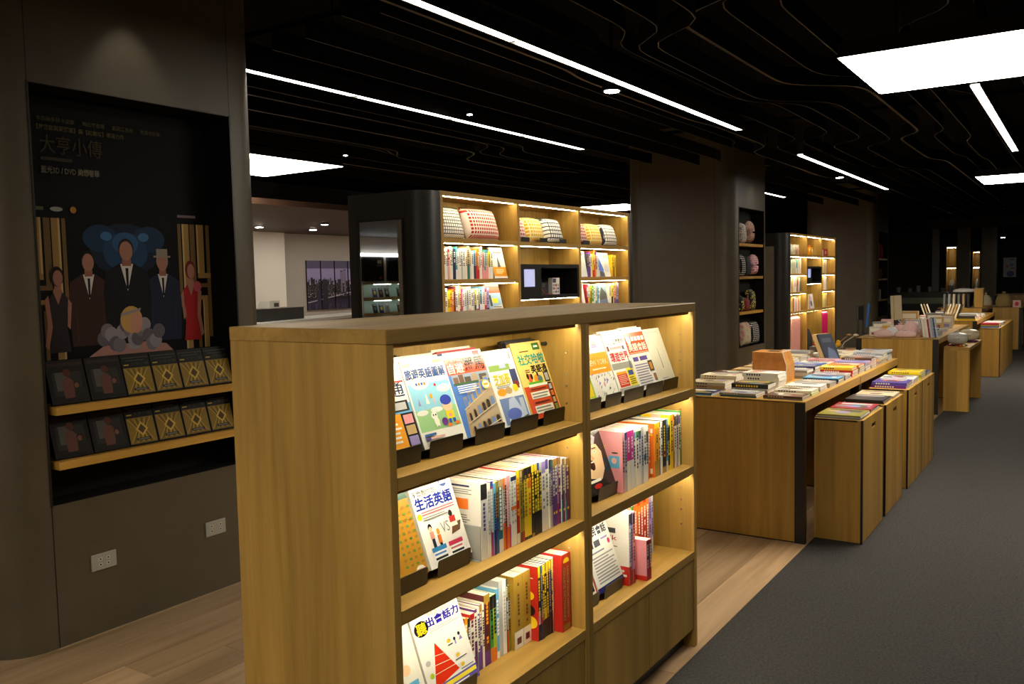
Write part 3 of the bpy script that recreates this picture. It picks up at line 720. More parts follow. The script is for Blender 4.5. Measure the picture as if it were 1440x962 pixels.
for r0, n, zz, hh in ((0, 6, .33, .13), (1, 7, .17, .11), (2, 7, .02, .10)):      # three tiers of arches
    for q in range(n):
        cx = .22+.132*q; dy = .055*q*(1-q*.035)*(.9-.3*r0); wd_ = .030+.0042*q
        c_ = '5A86D0' if r0 == 0 else ('6A8AC0' if (q+r0) % 3 == 0 else '33281F')
        if cx+wd_ > .98: continue
        arch += [('r', cx-wd_*1.35, zz+dy-.012, cx+wd_*1.35, zz+dy+hh*.98, 'A8926E'), ('r', cx-wd_, zz+dy, cx+wd_, zz+dy+hh*.6, c_), ('e', cx, zz+dy+hh*.6, wd_, hh*.3, c_)]
    arch.append(('p', [(.12, zz-.02), (.98, zz+.20-.05*r0), (.98, zz+.212-.05*r0), (.12, zz-.008)], 'D2C2A0'))
Ck = [('r', 0, 0, 1, 1, '4F7FD0'), ('r', 0, .92, 1, 1, 'white'), ('r', 0, .73, 1, .92, 'E2481C'), ('r', .76, .93, .93, .985, 'D0303A'), ('t', '自遊', .03, .745, .42, .86, 'white', .055), ('t', '羅馬', .46, .755, .97, .91, 'black', .022),
    ('r', .05, .62, 1, .73, '8A9BB0'), ('r', .08, .62, .2, .70, '7A5B46'), ('r', .22, .62, .34, .725, '6A4E3A'), ('r', .36, .62, .52, .69, '54483C'), ('r', .55, .62, .7, .715, 'A08B70'), ('r', .75, .62, .95, .70, '4F4A3E'), ('r', .05, .605, 1, .63, '3F5F40'),
    ('p', [(.08, 0), (.14, .30), (.36, .44), (.6, .52), (1, .50), (1, 0)], 'B7A283'), ('p', [(.4, .46), (.55, .58), (.75, .60), (1, .57), (1, .5), (.6, .52)], 'C4B090')]+arch+[
    ('e', .82, .56, .10, .055, 'yellow'), ('e', .82, .56, .085, .045, 'ivory'), ('r', .76, .55, .88, .575, 'amber')]+[('r', .1+.05*q, .875, .125+.05*q, .90, 'black') for q in range(8)]+lines(.08, .5, .62, .6, 4, 'white')
face_book(1.920, SH[0], .176, .238, .015, '4F7FD0', Ck, 'blue and orange Rome guide with the arched stone amphitheatre on cover', G1, copies=2, cname='the orange-titled Rome guide', copy_cols=['crimson', 'ivory'])
Dk = [('r', 0, 0, 1, 1, 'white'), ('r', .05, .72, .78, .95, 'A9C3E2'), ('r', .05, .72, .78, .80, '7FA04A'), ('p', [(.42, .75), (.45, .92), (.55, .95), (.62, .92), (.66, .75)], 'A9B4D6'), ('r', .84, .86, .92, .95, 'pink'),
    ('t', '芝加哥', .1, .53, .66, .68, 'D8C81E', .055), ('r', .72, .50, .95, .72, '35406A'), ('r', .76, .46, .92, .56, '8A3030'), ('e', .25, .44, .16, .05, 'amber'), ('e', .5, .45, .12, .045, 'tan'), ('e', .75, .47, .1, .05, 'yellow'),
    ('r', .08, .02, .95, .36, '6F86B8'), ('p', [(.2, .06), (.4, .34), (.6, .36), (.75, .2), (.8, .06)], 'B9C6E4'), ('e', .45, .14, .25, .08, '5A6EC0'), ('r', .75, .05, .9, .33, 'B8C4D8'), ('p', [(.1, .02), (.9, .02), (.9, .10), (.5, .05)], '4B5A30')]+lines(.12, .49, .6, .53, 2, 'grey')
face_book(2.084, SH[0], .145, .228, .012, 'white', Dk, 'slim white Chicago guide with yellow title between Rome guide and phrase book', G1, copies=0)
Ek = [('r', 0, 0, 1, 1, 'E8CE74'), ('r', .02, 0, .98, .42, 'D9502A'), ('t', '社交哈啦', .10, .70, .96, .84, '2FA08C', .055), ('t', '英語通', .42, .58, .95, .685, 'black', .055), ('r', .68, .88, .92, .975, '3E7A3A'), ('r', .73, .915, .87, .94, 'ivory'),
    ('e', .30, .52, .07, .06, 'D9603A'), ('e', .24, .55, .04, .04, '2A1A16'), ('e', .36, .54, .04, .04, '2A1A16'), ('e', .52, .50, .1, .06, 'E09028'), ('e', .62, .49, .08, .055, '5A7A80'), ('e', .57, .56, .03, .03, '2A1A16'), ('r', .2, .44, .68, .47, '5FB02C'), ('r', .18, .405, .82, .44, 'ivory'),
    ('r', .76, .44, .94, .58, '2A2A2A'), ('r', .79, .46, .91, .56, 'silver'), ('r', .80, .06, .93, .43, 'black'), ('r', .82, .34, .91, .41, 'silver'), ('r', .82, .25, .91, .32, 'E0803A'), ('r', .82, .16, .91, .23, 'tan'), ('r', .82, .07, .91, .14, '8AA04A'),
    ('r', .16, .25, .76, .34, 'ivory'), ('r', .16, .06, .76, .16, 'ivory')]+lines(.19, .255, .73, .33, 2, '8A8A80')+lines(.19, .07, .73, .15, 2, '8A8A80')+lines(.2, .36, .7, .39, 1, 'maroon')+lines(.2, .18, .7, .22, 1, 'maroon')+lines(.2, .59, .4, .64, 2, 'maroon')+lines(.2, .86, .5, .89, 1, 'brown')
face_book(2.247, SH[0], .170, .24, .013, 'E8CE74', Ek, 'pale yellow English phrase book with green title at the unit divider', G1, copies=2, cname='the pale yellow phrase book', copy_cols=['charcoal'])
for xx, ww, lb in ((1.562, .135, 'leftmost stand of the left unit\'s top shelf, beside the side panel'), (1.732, .136, 'stand under the cartoon-cover travel English book'),
                  (1.927, .138, 'stand under the orange and blue Rome guide'), (2.102, .146, 'stand under the slim white Chicago guide'), (2.270, .122, 'stand under the pale yellow phrase book')):
    stand(xx, SH[0], ww, lb, SG)
# right unit, top shelf
Fk = [('r', 0, 0, 1, 1, 'white'), ('r', .0, .45, 1, .9, 'F7A81C'), ('r', 0, 0, 1, .45, 'lime'), ('r', .5, .1, .95, .4, 'yellow')]
face_book(2.488, SH[0], .165, .225, .012, 'white', Fk, 'lime and amber book hidden mostly by the divider, right unit', G2)
Gk = [('r', 0, 0, 1, 1, 'EDEAE2'), ('r', 0, .42, 1, .74, 'F59A12'), ('t', 'NEW YORK', .06, .55, .94, .635, 'FFE9C0', .03), ('r', .2, .48, .8, .50, 'FFE9C0'), ('r', .1, .80, .36, .98, '8A84B8'), ('r', .46, .82, .72, 1, '8A84B8'), ('r', .14, .84, .3, .95, '3A3A50'), ('r', .5, .86, .68, .97, '3A3A50'),
    ('e', .45, .25, .25, .11, 'F2F0EA'), ('e', .5, .24, .04, .04, 'pink')]
for q in range(46):
    a, b_ = random.random(), random.uniform(.01, .40)
    Gk.append(('p', [(a, b_), (a+.09*random.random()+.02, b_+.03), (a+.05, b_+.07*random.random()+.01)], random.choice(['8A8A92', 'B0B0B8', 'C2A46E', '6A6470', 'lilac', 'green'])))
Gk = [e if e[0] != 'p' else ('p', [(min(x, .99), y) for x, y in e[1]], e[2]) for e in Gk]
face_book(2.655, SH[0], .165, .228, .014, 'white', Gk, 'city guide with an amber band lettered in white on a grey drawing', G2, copies=1, cname='the amber-banded city guide')
Hk = [('r', 0, 0, 1, 1, 'F2F0EA'), ('t', 'CNN', .14, .80, .36, .885, 'C23A2A', .02), ('t', '主播教你', .40, .80, .92, .885, '3A3A3A', .055), ('t', '環遊世界', .08, .52, .94, .67, 'D8384A', .055), ('r', .18, .72, .75, .76, 'E8A0A0'), ('r', .04, .70, .14, .78, '7A3038'), ('r', .76, .70, .86, .76, '5A5A6A'),
    ('r', .02, .40, .98, .50, '9A9A8E'), ('r', .10, .12, .58, .36, 'D23A1C'), ('r', .60, .10, .96, .40, 'EED81C'), ('r', .66, .28, .9, .36, '3A4A8A'), ('r', .1, .32, .58, .36, 'E8A020'), ('r', .02, .02, .98, .11, 'A8A8A0'), ('p', [(.8, .38), (.88, .56), (.96, .38)], '6A6A70')]+lines(.14, .15, .54, .31, 6, 'F0B09A')+lines(.64, .13, .92, .26, 4, '6A6010')
face_book(2.829, SH[0], .165, .236, .014, 'white', Hk, 'white round-the-world English book with red title and yellow box', G2, copies=1, cname='the round-the-world English book')
Ik = [('r', 0, 0, 1, 1, 'F0EDE6'), ('r', 0, .58, 1, .93, 'E0401A'), ('e', .16, .81, .10, .07, 'F6F0E4'), ('r', .30, .79, .42, .86, 'F8F2E8'), ('r', .46, .79, .60, .86, 'F8F2E8'), ('r', .64, .79, .78, .86, 'F8F2E8'), ('r', .82, .79, .95, .86, 'F8F2E8'), ('t', '英語會話', .05, .625, .96, .755, 'F8F2E8', .055), ('r', .04, .59, .96, .605, 'F0B090'), ('r', .08, .46, .34, .53, '5A4A9A'), ('r', .42, .46, .80, .53, '5A4A9A'),
    ('r', .74, .26, .98, .44, '3A3A3E'), ('r', .80, .29, .93, .41, 'D08A3A'), ('r', .84, .10, .98, .22, '5A5450'), ('r', .87, .12, .95, .20, 'B06A3A')]+lines(.06, .05, .72, .42, 9, '8A86A0')
face_book(2.998, SH[0], .168, .24, .014, 'white', Ik, 'red-topped white English conversation book with large white title', G2, copies=1, cname='the red-topped conversation book')
Jk = [('r', 0, 0, 1, 1, 'DDDCCB'), ('p', [(.50, .28), (.53, .28), (.505, .64), (.49, .64)], '4A4640'), ('r', .2, .93, .8, .938, 'A8A696'), ('r', .25, .10, .6, .115, '9A98C8')]
for q in range(26):
    a = math.pi*2*q/26*1.7; rr = .08+.16*random.random(); cx, cy = .5+rr*1.1*math.cos(a), .72+rr*.55*math.sin(a)
    Jk.append(('p', [(cx, cy), (cx+.05*math.cos(a+.8), cy+.02), (cx+.06*math.cos(a+.9), cy+.028)], '7A786A'))
for q in range(6): Jk.append(('e', .15+.13*q, .2+.06*(q % 3), .008, .006, '8A8878'))
Jb = face_book(3.163, SH[0], .157, .228, .030, 'D8D7C6', Jk, 'thick pale book with a line-drawn tree beside the right side panel', G2)
for xx, ww, lb in ((2.51, .135, 'leftmost stand of the right unit\'s top shelf, behind the divider'), (2.672, .118, 'stand under the amber-banded city guide'), (2.835, .16, 'stand under the round-the-world English book'),
                  (3.015, .15, 'stand under the red-topped conversation book'), (3.168, .138, 'stand under the thick pale tree book')):
    stand(xx, SH[0], ww, lb, SG)
# lower shelves: one stand each at the left end
Kk = [('r', 0, 0, 1, 1, 'F4F2EC'), ('t', '英文課本', .02, .88, .72, .985, 'B9B4B0', 0), ('t', '不會教你的', .03, .795, .58, .865, '4A4744'), ('t', '生活英語', .05, .645, .92, .785, '2238B0', .06), ('e', .80, .90, .10, .075, '2F4F9A'), ('r', .72, .86, .88, .93, 'silver'), ('e', .07, .58, .055, .035, 'E2C020'),
    ('e', .22, .44, .045, .04, '2A2018'), ('e', .22, .42, .035, .03, 'F0C8A0'), ('r', .18, .31, .27, .39, 'E8A090'), ('r', .19, .2, .26, .31, '2A2A40'), ('e', .37, .37, .035, .035, 'E2A030'), ('r', .33, .24, .41, .33, 'E07830'), ('r', .34, .18, .40, .24, '2A2A2A'),
    ('t', 'VS', .46, .33, .66, .45, '8A8A88', 0), ('e', .76, .51, .045, .04, '1E1A18'), ('r', .70, .41, .84, .48, 'C82A24'), ('p', [(.66, .28), (.88, .30), (.95, .40), (.74, .40)], '6A4424'), ('r', .72, .36, .86, .40, 'ivory'),
    ('r', .13, .165, .46, .215, '3E8ACA'), ('r', .13, .065, .46, .165, 'F8F8F8'), ('r', .15, .075, .44, .10, '2A2A2A'), ('r', .52, .165, .86, .215, 'CA3A5A'), ('r', .52, .065, .86, .165, 'F8F8F8'), ('r', .54, .075, .84, .10, '2A2A2A'), ('r', .15, .125, .42, .145, '5A8ACA'), ('r', .54, .125, .82, .145, 'CA6A7A')]+lines(.12, .575, .9, .63, 2, 'C86A78')+lines(.12, .52, .7, .565, 2, 'grey')
face_book(1.752, SH[1], .172, .232, .016, 'white', Kk, 'white everyday English book with blue title and VS cartoon', G3, copies=1, cname='the everyday English book', copy_cols=['lime'])
A2 = [('r', 0, 0, 1, 1, 'C08A2A'), ('r', 0, .86, 1, 1, '2A5A4A'), ('e', .85, .06, .1, .05, 'ivory'), ('t', 'MP3', .77, .045, .93, .075, 'C2401C')]
for q in range(10):
    for p in range(4): A2.append(('e', .58+.12*p, .14+.07*q, .035, .016, '9A7A30' if (q+p) % 2 else '6A8A3A'))
face_book(1.572, SH[1], .165, .225, .014, 'white', A2, 'amber dotted book peeping out left of the everyday English book', G3)
stand(1.752, SH[1], .138, 'stand under the everyday English book on the middle shelf', SG); stand(1.575, SH[1], .130, 'stand at the left end of the left unit\'s middle shelf', SG)
Lk = [('r', 0, 0, 1, 1, 'EDEBE6'), ('r', .18, .955, .92, .99, 'D84A50'), ('t', '用美國小孩的方法', .32, .875, .95, .935, '8A8480', 0), ('t', '出會話力', .29, .765, .97, .865, '2A1CB0', .06), ('e', .17, .79, .14, .085, '1A1722'), ('t', '聽', .08, .725, .27, .855, 'F4E220', .025),
    ('p', [(.12, .13), (.66, .20), (.33, .59)], 'DC3418'), ('p', [(.26, .455), (.48, .43), (.475, .437), (.262, .462)], 'F0D8C0'), ('p', [(.21, .36), (.56, .335), (.555, .342), (.212, .367)], 'F0D8C0'), ('p', [(.17, .27), (.61, .26), (.606, .267), (.173, .277)], 'F0D8C0'),
    ('e', .60, .53, .04, .022, 'E2C030'), ('e', .70, .34, .04, .022, 'E2C030'), ('e', .74, .22, .04, .022, 'E2C030'), ('e', .72, .52, .025, .02, '2A2440'), ('r', .71, .46, .74, .50, 'lilac'), ('e', .83, .55, .025, .02, '2A2440'), ('p', [(.80, .48), (.88, .48), (.85, .53)], 'lilac'), ('e', .11, .42, .05, .03, 'silver'), ('e', .12, .28, .04, .03, 'lime'),
    ('r', 0, 0, 1, .155, '6A5AB0'), ('r', .28, .09, .98, .135, 'F0DC40')]+lines(.30, .02, .96, .08, 2, 'F0EEF8')+lines(.3, .70, .95, .745, 2, 'silver')+lines(.56, .47, .66, .50, 1, '3A3A60')+lines(.62, .29, .95, .31, 1, '3A3A60')+lines(.68, .17, .98, .19, 1, '3A3A60')
face_book(1.758, SH[2], .20, .235, .014, 'white', Lk, 'white conversation book with a red pyramid on the bottom left shelf', G3, copies=1, cname='the red-pyramid conversation book', copy_cols=['navy'])
face_book(1.565, SH[2], .17, .225, .012, 'white', [('r', 0, 0, 1, 1, 'E6E4DA'), ('e', .7, .5, .1, .06, 'F0C8A0'), ('r', .55, .3, .9, .36, 'sky'), ('r', .5, .1, .95, .15, 'sky')], 'cream book with blue marks left of the red-pyramid book', G3)
stand(1.768, SH[2], .138, 'stand under the red-pyramid conversation book', SG); stand(1.578, SH[2], .130, 'stand at the left end of the left unit\'s bottom shelf', SG)
Mk = [('r', 0, 0, 1, 1, '2A2622'), ('p', [(0, .72), (.35, .98), (0, 1)], 'lime'), ('p', [(0, .72), (0, .60), (.5, .66), (.62, .78), (.3, .95)], '9A9AA0'), ('p', [(.05, .88), (.25, .92), (.3, .8), (.1, .76)], 'C8C8CC'),
    ('p', [(0, .25), (.45, .17), (.62, .30), (.68, .55), (.58, .68), (.2, .70), (0, .66)], 'E2BE94'), ('e', .28, .40, .09, .075, '3A1A16'), ('r', .22, .435, .34, .455, 'F4F0E8'), ('e', .20, .58, .05, .02, 'F6F0EA'), ('e', .46, .58, .045, .02, 'F6F0EA'), ('e', .20, .58, .018, .014, '2A1A10'), ('e', .46, .58, .018, .014, '2A1A10'),
    ('p', [(.32, .57), (.40, .48), (.30, .47)], 'C89A70'), ('r', .1, .61, .27, .63, '5A3A20'), ('r', .4, .62, .54, .64, '5A3A20'), ('r', .02, .16, .40, .20, 'ivory'), ('e', .25, .10, .14, .035, 'C82A24')]
Mk = [Mk[0]]+[(e[0], [(min(x*1.12+.08, .99), y) for x, y in e[1]], e[2]) if e[0] == 'p' else ((e[0], e[1]*1.12+.08)+e[2:] if e[0] == 'e' else (e[0], e[1]*1.12+.08, e[2], e[3]*1.12+.08, e[4], e[5])) for e in Mk[1:]]
face_book(2.605, SH[1], .19, .238, .016, 'black', Mk, 'black book showing a shouting face in a helmet, right unit', G3, copies=0)
stand(2.622, SH[1], .14, 'stand under the shouting-face book', SG)
Nk = [('r', 0, 0, 1, 1, 'EEECE6'), ('t', '國民會話', .18, .74, .92, .865, '4A4A58', .055), ('r', .12, .59, .3, .68, '4A4A58'), ('r', .34, .59, .56, .68, '4A4A58'), ('e', .88, .60, .05, .04, 'C2407A'), ('r', 0, 0, 1, .07, '2A2A70')]+lines(.12, .50, .7, .55, 1, '8A86A8')+lines(.12, .10, .92, .48, 9, '9A98A0')+lines(.62, .64, .95, .70, 1, 'lilac')
face_book(2.655, SH[2], .19, .248, .014, 'white', Nk, 'white phrase collection book with dense print, right unit\'s bottom shelf', G3, copies=0)
face_book(2.480, SH[2], .15, .2, .012, 'red', [('r', .05, .05, .95, .95, 'ivory'), ('r', .1, .1, .9, .3, 'navy')], 'red-edged book left of the dense-print phrase book', G3)
stand(2.655, SH[2], .138, 'stand under the dense-print phrase book', SG); stand(2.48, SH[2], .130, 'stand at the left end of the right unit\'s bottom shelf', SG)

# ================================================================== TALL LIT BOOKCASES BETWEEN THE COLUMNS
LEV = (1.795, 1.518, 1.245, .96)
MIRROR = bpy.data.materials.new('mirror_glass'); _n, _l, _b = nodes_of(MIRROR)
_b.inputs['Base Color'].default_value = (.82, .84, .82, 1); _b.inputs['Metallic'].default_value = 1; _b.inputs['Roughness'].default_value = .015
SCREENM = emit('3F74DC', .7, 'screen_glow')
def tall_bookcase(x0, x1, label, extra=()):
    W = x1-x0; D = .30; H = 2.105; T = .03; n = 3; bw = W/n
    t = thing('bookcase', label, 'bookcase', (x0, ROW_Y, 0), 0, 'tall lit bookcases')
    MB().box(0, 0, H-.03, W, D, H).build('top_board', OAK['x'], t, bevel=.001)
    for k in range(n+1):
        a = min(max(k*bw-.0175, 0), W-T) if 0 < k < n else (0 if k == 0 else W-T)
        th = .035 if 0 < k < n else T
        MB().box(a, .0005, 0, a+th, D, H-.03).build('upright', OAK['z'], t, bevel=.001)
    MB().box(0, D, 0, W, D+.014, H).build('back_panel', OAK['z'], t)
    for k in range(n):
        a, b = k*bw+(.03 if k == 0 else .0175), (k+1)*bw-(.03 if k == n-1 else .0175)
        lv = [z for z in LEV+tuple(extra) if not (k == 1 and z in (1.518, 1.245))]
        for z in lv+[.10]:
            MB().box(a, .001, z-.032, b, D, z).build('shelf', OAK['x'], t, bevel=.001)
        for z in [H-.03]+[q-.032 for q in lv]:
            MB().box(a+.012, .022, z-.0035, b-.012, .031, z-.0006).build('led_strip', LED2, t)
        MB().box(a, .05, 0, b, .06, .068).build('kick_plate', BLACKM, t)
    # black media box in the middle bay
    a, b = bw+.0175, 2*bw-.0175; z0, z1 = 1.352, 1.625; ws = (b-a)*.33
    mb = MB(); mb.box(a+.001, .004, z0, a+ws, .26, z1); mb.box(a+ws, .004, z1-.03, b-.001, .26, z1); mb.box(a+ws, .004, z0, b-.001, .26, z0+.03)
    mb.box(b-.03, .004, z0+.03, b-.001, .26, z1-.03); mb.box(a+ws, .24, z0+.03, b-.03, .26, z1-.03)
    mbx = mb.build('media_box', mat('191818', .35), t)
    MB().box(a+.05, .0015, z0+.10, a+.05+.15, .0038, z1-.04).build('screen', SCREENM, mbx)
    MB().box(a+.012, .022, z0-.0035, b-.012, .031, z0-.0006).build('led_strip', LED2, t)
    # black end caps with a rounded front edge, a mirror let into the outer face
    for s, xa in ((-1, -.185), (1, W+.001)):
        xb = xa+.184
        r = .15
        if s < 0: prof = rrect(xa, 0, xb, .655, .001, 1)
        pts = []
        for j in range(9):
            q = math.radians(180+90*j/8) if s < 0 else math.radians(270+90*j/8)
            cx = xa+r if s < 0 else xb-r
            pts.append((cx+r*math.cos(q), r+r*math.sin(q)))
        pts = pts+([(xb, 0), (xb, .655), (xa, .655)] if s < 0 else [(xb, .655), (xa, .655), (xa, 0)])
        ec = autosmooth(MB().prism(pts, 0, H-.004).build('end_cap', mat('1E1D1A', .38), t))
        xf = xa if s < 0 else xb
        m0, m1 = sorted((xf+s*.001, xf+s*.003))
        MB().box(m0, .175, .25, m1, .56, 1.915).build('mirror', MIRROR, ec)
        f = MB(); f0, f1 = sorted((xf, xf+s*.012))
        f.box(f0, .163, .238, f1, .175, 1.927); f.box(f0, .56, .238, f1, .572, 1.927); f.box(f0, .175, .238, f1, .56, .25); f.box(f0, .175, 1.915, f1, .56, 1.927)
        f.build('mirror_frame', mat('0C0C0B', .6), ec)
    return t
U2X = (4.545, 7.372); U3X = (12.635, 15.325)
BK2 = tall_bookcase(*U2X, 'tall lit oak bookcase with black mirrored end, left of the middle column', (.68, .40))
BK3 = tall_bookcase(*U3X, 'far tall lit oak bookcase holding suitcases, right of the middle column')
def mini(x, y, z, t, h, d, col, bands, label, group):
    mats = [mat(col, .4), PAGES]; mi = {}
    mb = MB(); e = .0012
    mb.box(0, 0, 0, t, e, h).box(0, e, 0, e, d, h).box(t-e, e, 0, t, d, h).box(e, e, .0004, t-e, d-.001, h-.001, 1)
    for v0, v1, c in bands:
        if c not in mi: mi[c] = len(mats); mats.append(mat(c, .4))
        mb.quad((0, -.0006, v0*h), (t, -.0006, v0*h), (t, -.0006, v1*h), (0, -.0006, v1*h), mi[c])
    o = mb.build('book', mats); o.location = (x, y, z+.0008); tag(o, label, 'book', group); return o
FARB = [MB(), [], {}]                # books too many and too small to pick apart: one object
def farbook(x0, y0, z0, x1, y1, z1, col, flatb=False):
    mb, mats, mi = FARB
    def mid(c):
        if c not in mi: mi[c] = len(mats); mats.append(PAGES if c == 'pages' else mat(c, .4))
        return mi[c]
    e = .0014
    if flatb: mb.box(x0, y0, z0, x1, y1, z0+e, mid(col)).box(x0, y0, z1-e, x1, y1, z1, mid(col)).box(x0, y0, z0+e, x0+e, y1, z1-e, mid(col)).box(x0+e, y0+.001, z0+e, x1-.001, y1-.001, z1-e, mid('pages'))
    else: mb.box(x0, y0, z0, x1, y0+e, z1, mid(col)).box(x0, y0+e, z0, x0+e, y1, z1, mid(col)).box(x1-e, y0+e, z0, x1, y1, z1, mid(col)).box(x0+e, y0+e, z0, x1-e, y1, z1-.001, mid('pages'))
def far_row(x0, x1, z, cols, y=ROW_Y+.045, d=.15):
    ws = [random.uniform(.7, 1.3) for _ in cols]; k = (x1-x0)/sum(ws); x = x0
    for w_, c in zip(ws, cols):
        c = c.split('/'); h = random.uniform(.19, .23); yy = y+random.uniform(0, .006)
        farbook(x, yy, z+.0008, x+w_*k-.0008, yy+d, z+.0008+h, c[0])
        if len(c) > 1:
            mb, mats, mi = FARB
            if c[1] not in mi: mi[c[1]] = len(mats); mats.append(mat(c[1], .4))
            mb.quad((x, yy-.0006, z+.001), (x+w_*k-.0008, yy-.0006, z+.001), (x+w_*k-.0008, yy-.0006, z+.4*h), (x, yy-.0006, z+.4*h), mi[c[1]])
        x += w_*k
def far_stack(x, y, L, W, cols, z=.8):
    zz = z+.0008
    for c in cols:
        t = random.uniform(.014, .022)
        if isinstance(c, tuple): c, t = c
        dx, dy = random.uniform(-.006, .006), random.uniform(-.006, .006)
        farbook(x-W/2+dx, y-L/2+dy, zz, x+W/2+dx, y+L/2+dy, zz+t, c, True); zz += t+.0004
def mini_row(x0, x1, z, cols, where, group, hmin=.19, hmax=.23, y=ROW_Y+.045, start=1, d=.15):
    n = len(cols); ws = [random.uniform(.7, 1.3) for _ in cols]; k = (x1-x0)/sum(ws); x = x0
    for i, c in enumerate(cols):
        c2 = None
        if '/' in c: c, c2 = c.split('/')
        t = ws[i]*k; h = random.uniform(hmin, hmax)
        bands = []
        if c2: bands.append((.0, random.choice((.3, .45)), c2))
        mk = CONTRAST.get(c, 'black')
        v = .9
        while v > .45:
            if random.random() > .2: bands.append((v-.05, v-.012, mk))
            v -= .06
        bands2 = []
        for v0, v1, cc in bands: bands2.append((v0, v1, cc))
        nm = c if not c2 else f'{c} and {c2}'
        # narrow title marks: inset by half
        o = mini(x, y+random.uniform(0, .006), z, t-.0008, h, d, c, bands2[:1] if c2 else [], f'{nm} book, {ordw(i+start)} from left on {where}', group)
        mm = MB(); 
        for v0, v1, cc in (bands2[1:] if c2 else bands2):
            mm.quad((t*.25, -.0009, v0*h), (t*.75, -.0009, v0*h), (t*.75, -.0009, v1*h), (t*.25, -.0009, v1*h))
        if mm.v: mm.build('spine_print', mat(mk, .5), o)
        x += t
ux = U2X[0]; bw2 = (U2X[1]-U2X[0])/3
g2 = 'books in the tall bookcase left of the middle column'
mini_row(ux+.034, ux+.66, LEV[1], ['yellow/violet', 'ivory', 'white', 'white', 'red/rose', 'ivory', 'white', 'navy', 'turquoise/white', 'white', 'white', 'silver', 'white', 'ivory', 'tan/teal', 'cream', 'white', 'sky/navy', 'amber/red', 'orange/red', 'white', 'ivory', 'pink', 'turquoise/pink', 'teal/pink', 'yellow/white', 'ivory'],
         'upper book shelf, left bay, tall bookcase', g2)
mini_row(ux+.034, ux+.60, LEV[2], ['white', 'navy/white', 'ivory', 'yellow', 'amber', 'orange', 'maroon', 'white/red', 'ivory', 'yellow/red', 'magenta/turquoise', 'white', 'white', 'silver', 'ivory/rose', 'white', 'silver', 'yellow/charcoal', 'white/red', 'yellow/violet', 'sky/white', 'white', 'red', 'lilac/navy'],
         'lower book shelf, left bay, tall bookcase', g2)
bx = ux+2*bw2+.02
mini_row(bx+.19, bx+.40, LEV[1], ['charcoal/violet', 'purple', 'white', 'yellow/red', 'orange/red', 'amber', 'violet/white', 'white'], 'upper book shelf, right bay, tall bookcase', g2)
mini_row(bx+.655, bx+.74, LEV[1], ['yellow/amber', 'amber/black', 'yellow'], 'upper book shelf, right bay, tall bookcase', g2, start=9, hmax=.2)
mini_row(bx+.17, bx+.42, LEV[2], ['crimson', 'white/yellow', 'yellow/olive', 'green/ivory', 'white', 'ivory/turquoise', 'sky', 'white'], 'lower book shelf, right bay, tall bookcase', g2)
mini_row(bx+.60, bx+.78, LEV[2], ['white', 'yellow/charcoal', 'ivory', 'orange/crimson', 'tan/blue', 'lilac/violet'], 'lower book shelf, right bay, tall bookcase', g2, start=9)
def prop(x, y, z, w, h, t, els, col, label, group, lean=14):
    o = link('book', MB().box(-w/2, 0, 0, w/2, t, h).mesh('book', mat(col, .35))); o.location = (x, y, z+.001+math.sin(math.radians(lean))*t); o.rotation_euler = (-math.radians(lean), 0, 0)
    tag(o, label, 'book', group); printed('cover_print', w, h, els, o); return o
gf = 'face-out books in the tall bookcase'
prop(ux+.775, ROW_Y+.05, LEV[1], .17, .235, .012, [('r', 0, 0, 1, 1, 'E8E7E2'), ('r', 0, .06, 1, .36, 'F0A020'), ('p', [(.4, .36), (.46, .62), (.5, .75), (.56, .6), (.62, .36)], '5A5A5C'), ('r', .2, .80, .85, .86, '6A6A6A')]+lines(.2, .14, .8, .3, 3, 'FBE6B8'), 'silver', 'white face-out book with an amber band, left bay of tall bookcase', gf)
prop(ux+.72, ROW_Y+.05, LEV[2], .17, .235, .012, [('r', 0, 0, 1, 1, '8FB0CC'), ('r', 0, .72, 1, .94, 'E2461E'), ('r', 0, .94, 1, 1, 'white'), ('r', .3, .4, .7, .55, 'yellow'), ('p', [(0, 0), (1, .1), (1, .34), (.3, .28)], 'D8D4C4'), ('r', .1, .30, .25, .66, '3A3A3A')]+lines(.3, .06, .9, .3, 4, '5A5A5A'), 'white', 'face-out travel guide with an orange title band, tall bookcase left bay', gf)
prop(bx+.105, ROW_Y+.045, LEV[1], .17, .225, .012, [('r', 0, 0, 1, 1, 'E4E4E0'), ('r', .1, .84, .9, .93, '8A90B0'), ('r', .2, .66, .6, .70, 'lilac'), ('e', .14, .14, .12, .12, '2A2A2A')], 'white', 'pale face-out magazine with faint title, tall bookcase right bay', gf, 10)
prop(bx+.083, ROW_Y+.045, LEV[2], .15, .225, .012, [('r', 0, 0, 1, 1, 'E6DFDC'), ('e', .35, .62, .2, .18, '3A2620'), ('e', .38, .58, .13, .13, 'EBC6B0'), ('p', [(0, 0), (.8, 0), (.6, .36), (.1, .36)], 'D8788A'), ('r', .6, .8, .95, .95, '9AA0B8')], 'white', 'face-out magazine showing a woman in pink, tall bookcase right bay', gf, 10)
prop(bx+.53, ROW_Y+.05, LEV[1], .22, .215, .012, [('r', 0, 0, 1, 1, 'DCDCD8'), ('p', [(0, .3), (.4, .1), (.45, .3), (.1, .95), (0, .95)], '2C5CC0'), ('p', [(.05, 0), (.5, 0), (.45, .18), (.1, .24)], '2A2A2A'), ('r', .55, .78, .95, .95, 'E0A090')]+lines(.55, .2, .9, .7, 8, 'silver'), 'white', 'face-out book with blue wedge, tall bookcase right bay', gf, 10)
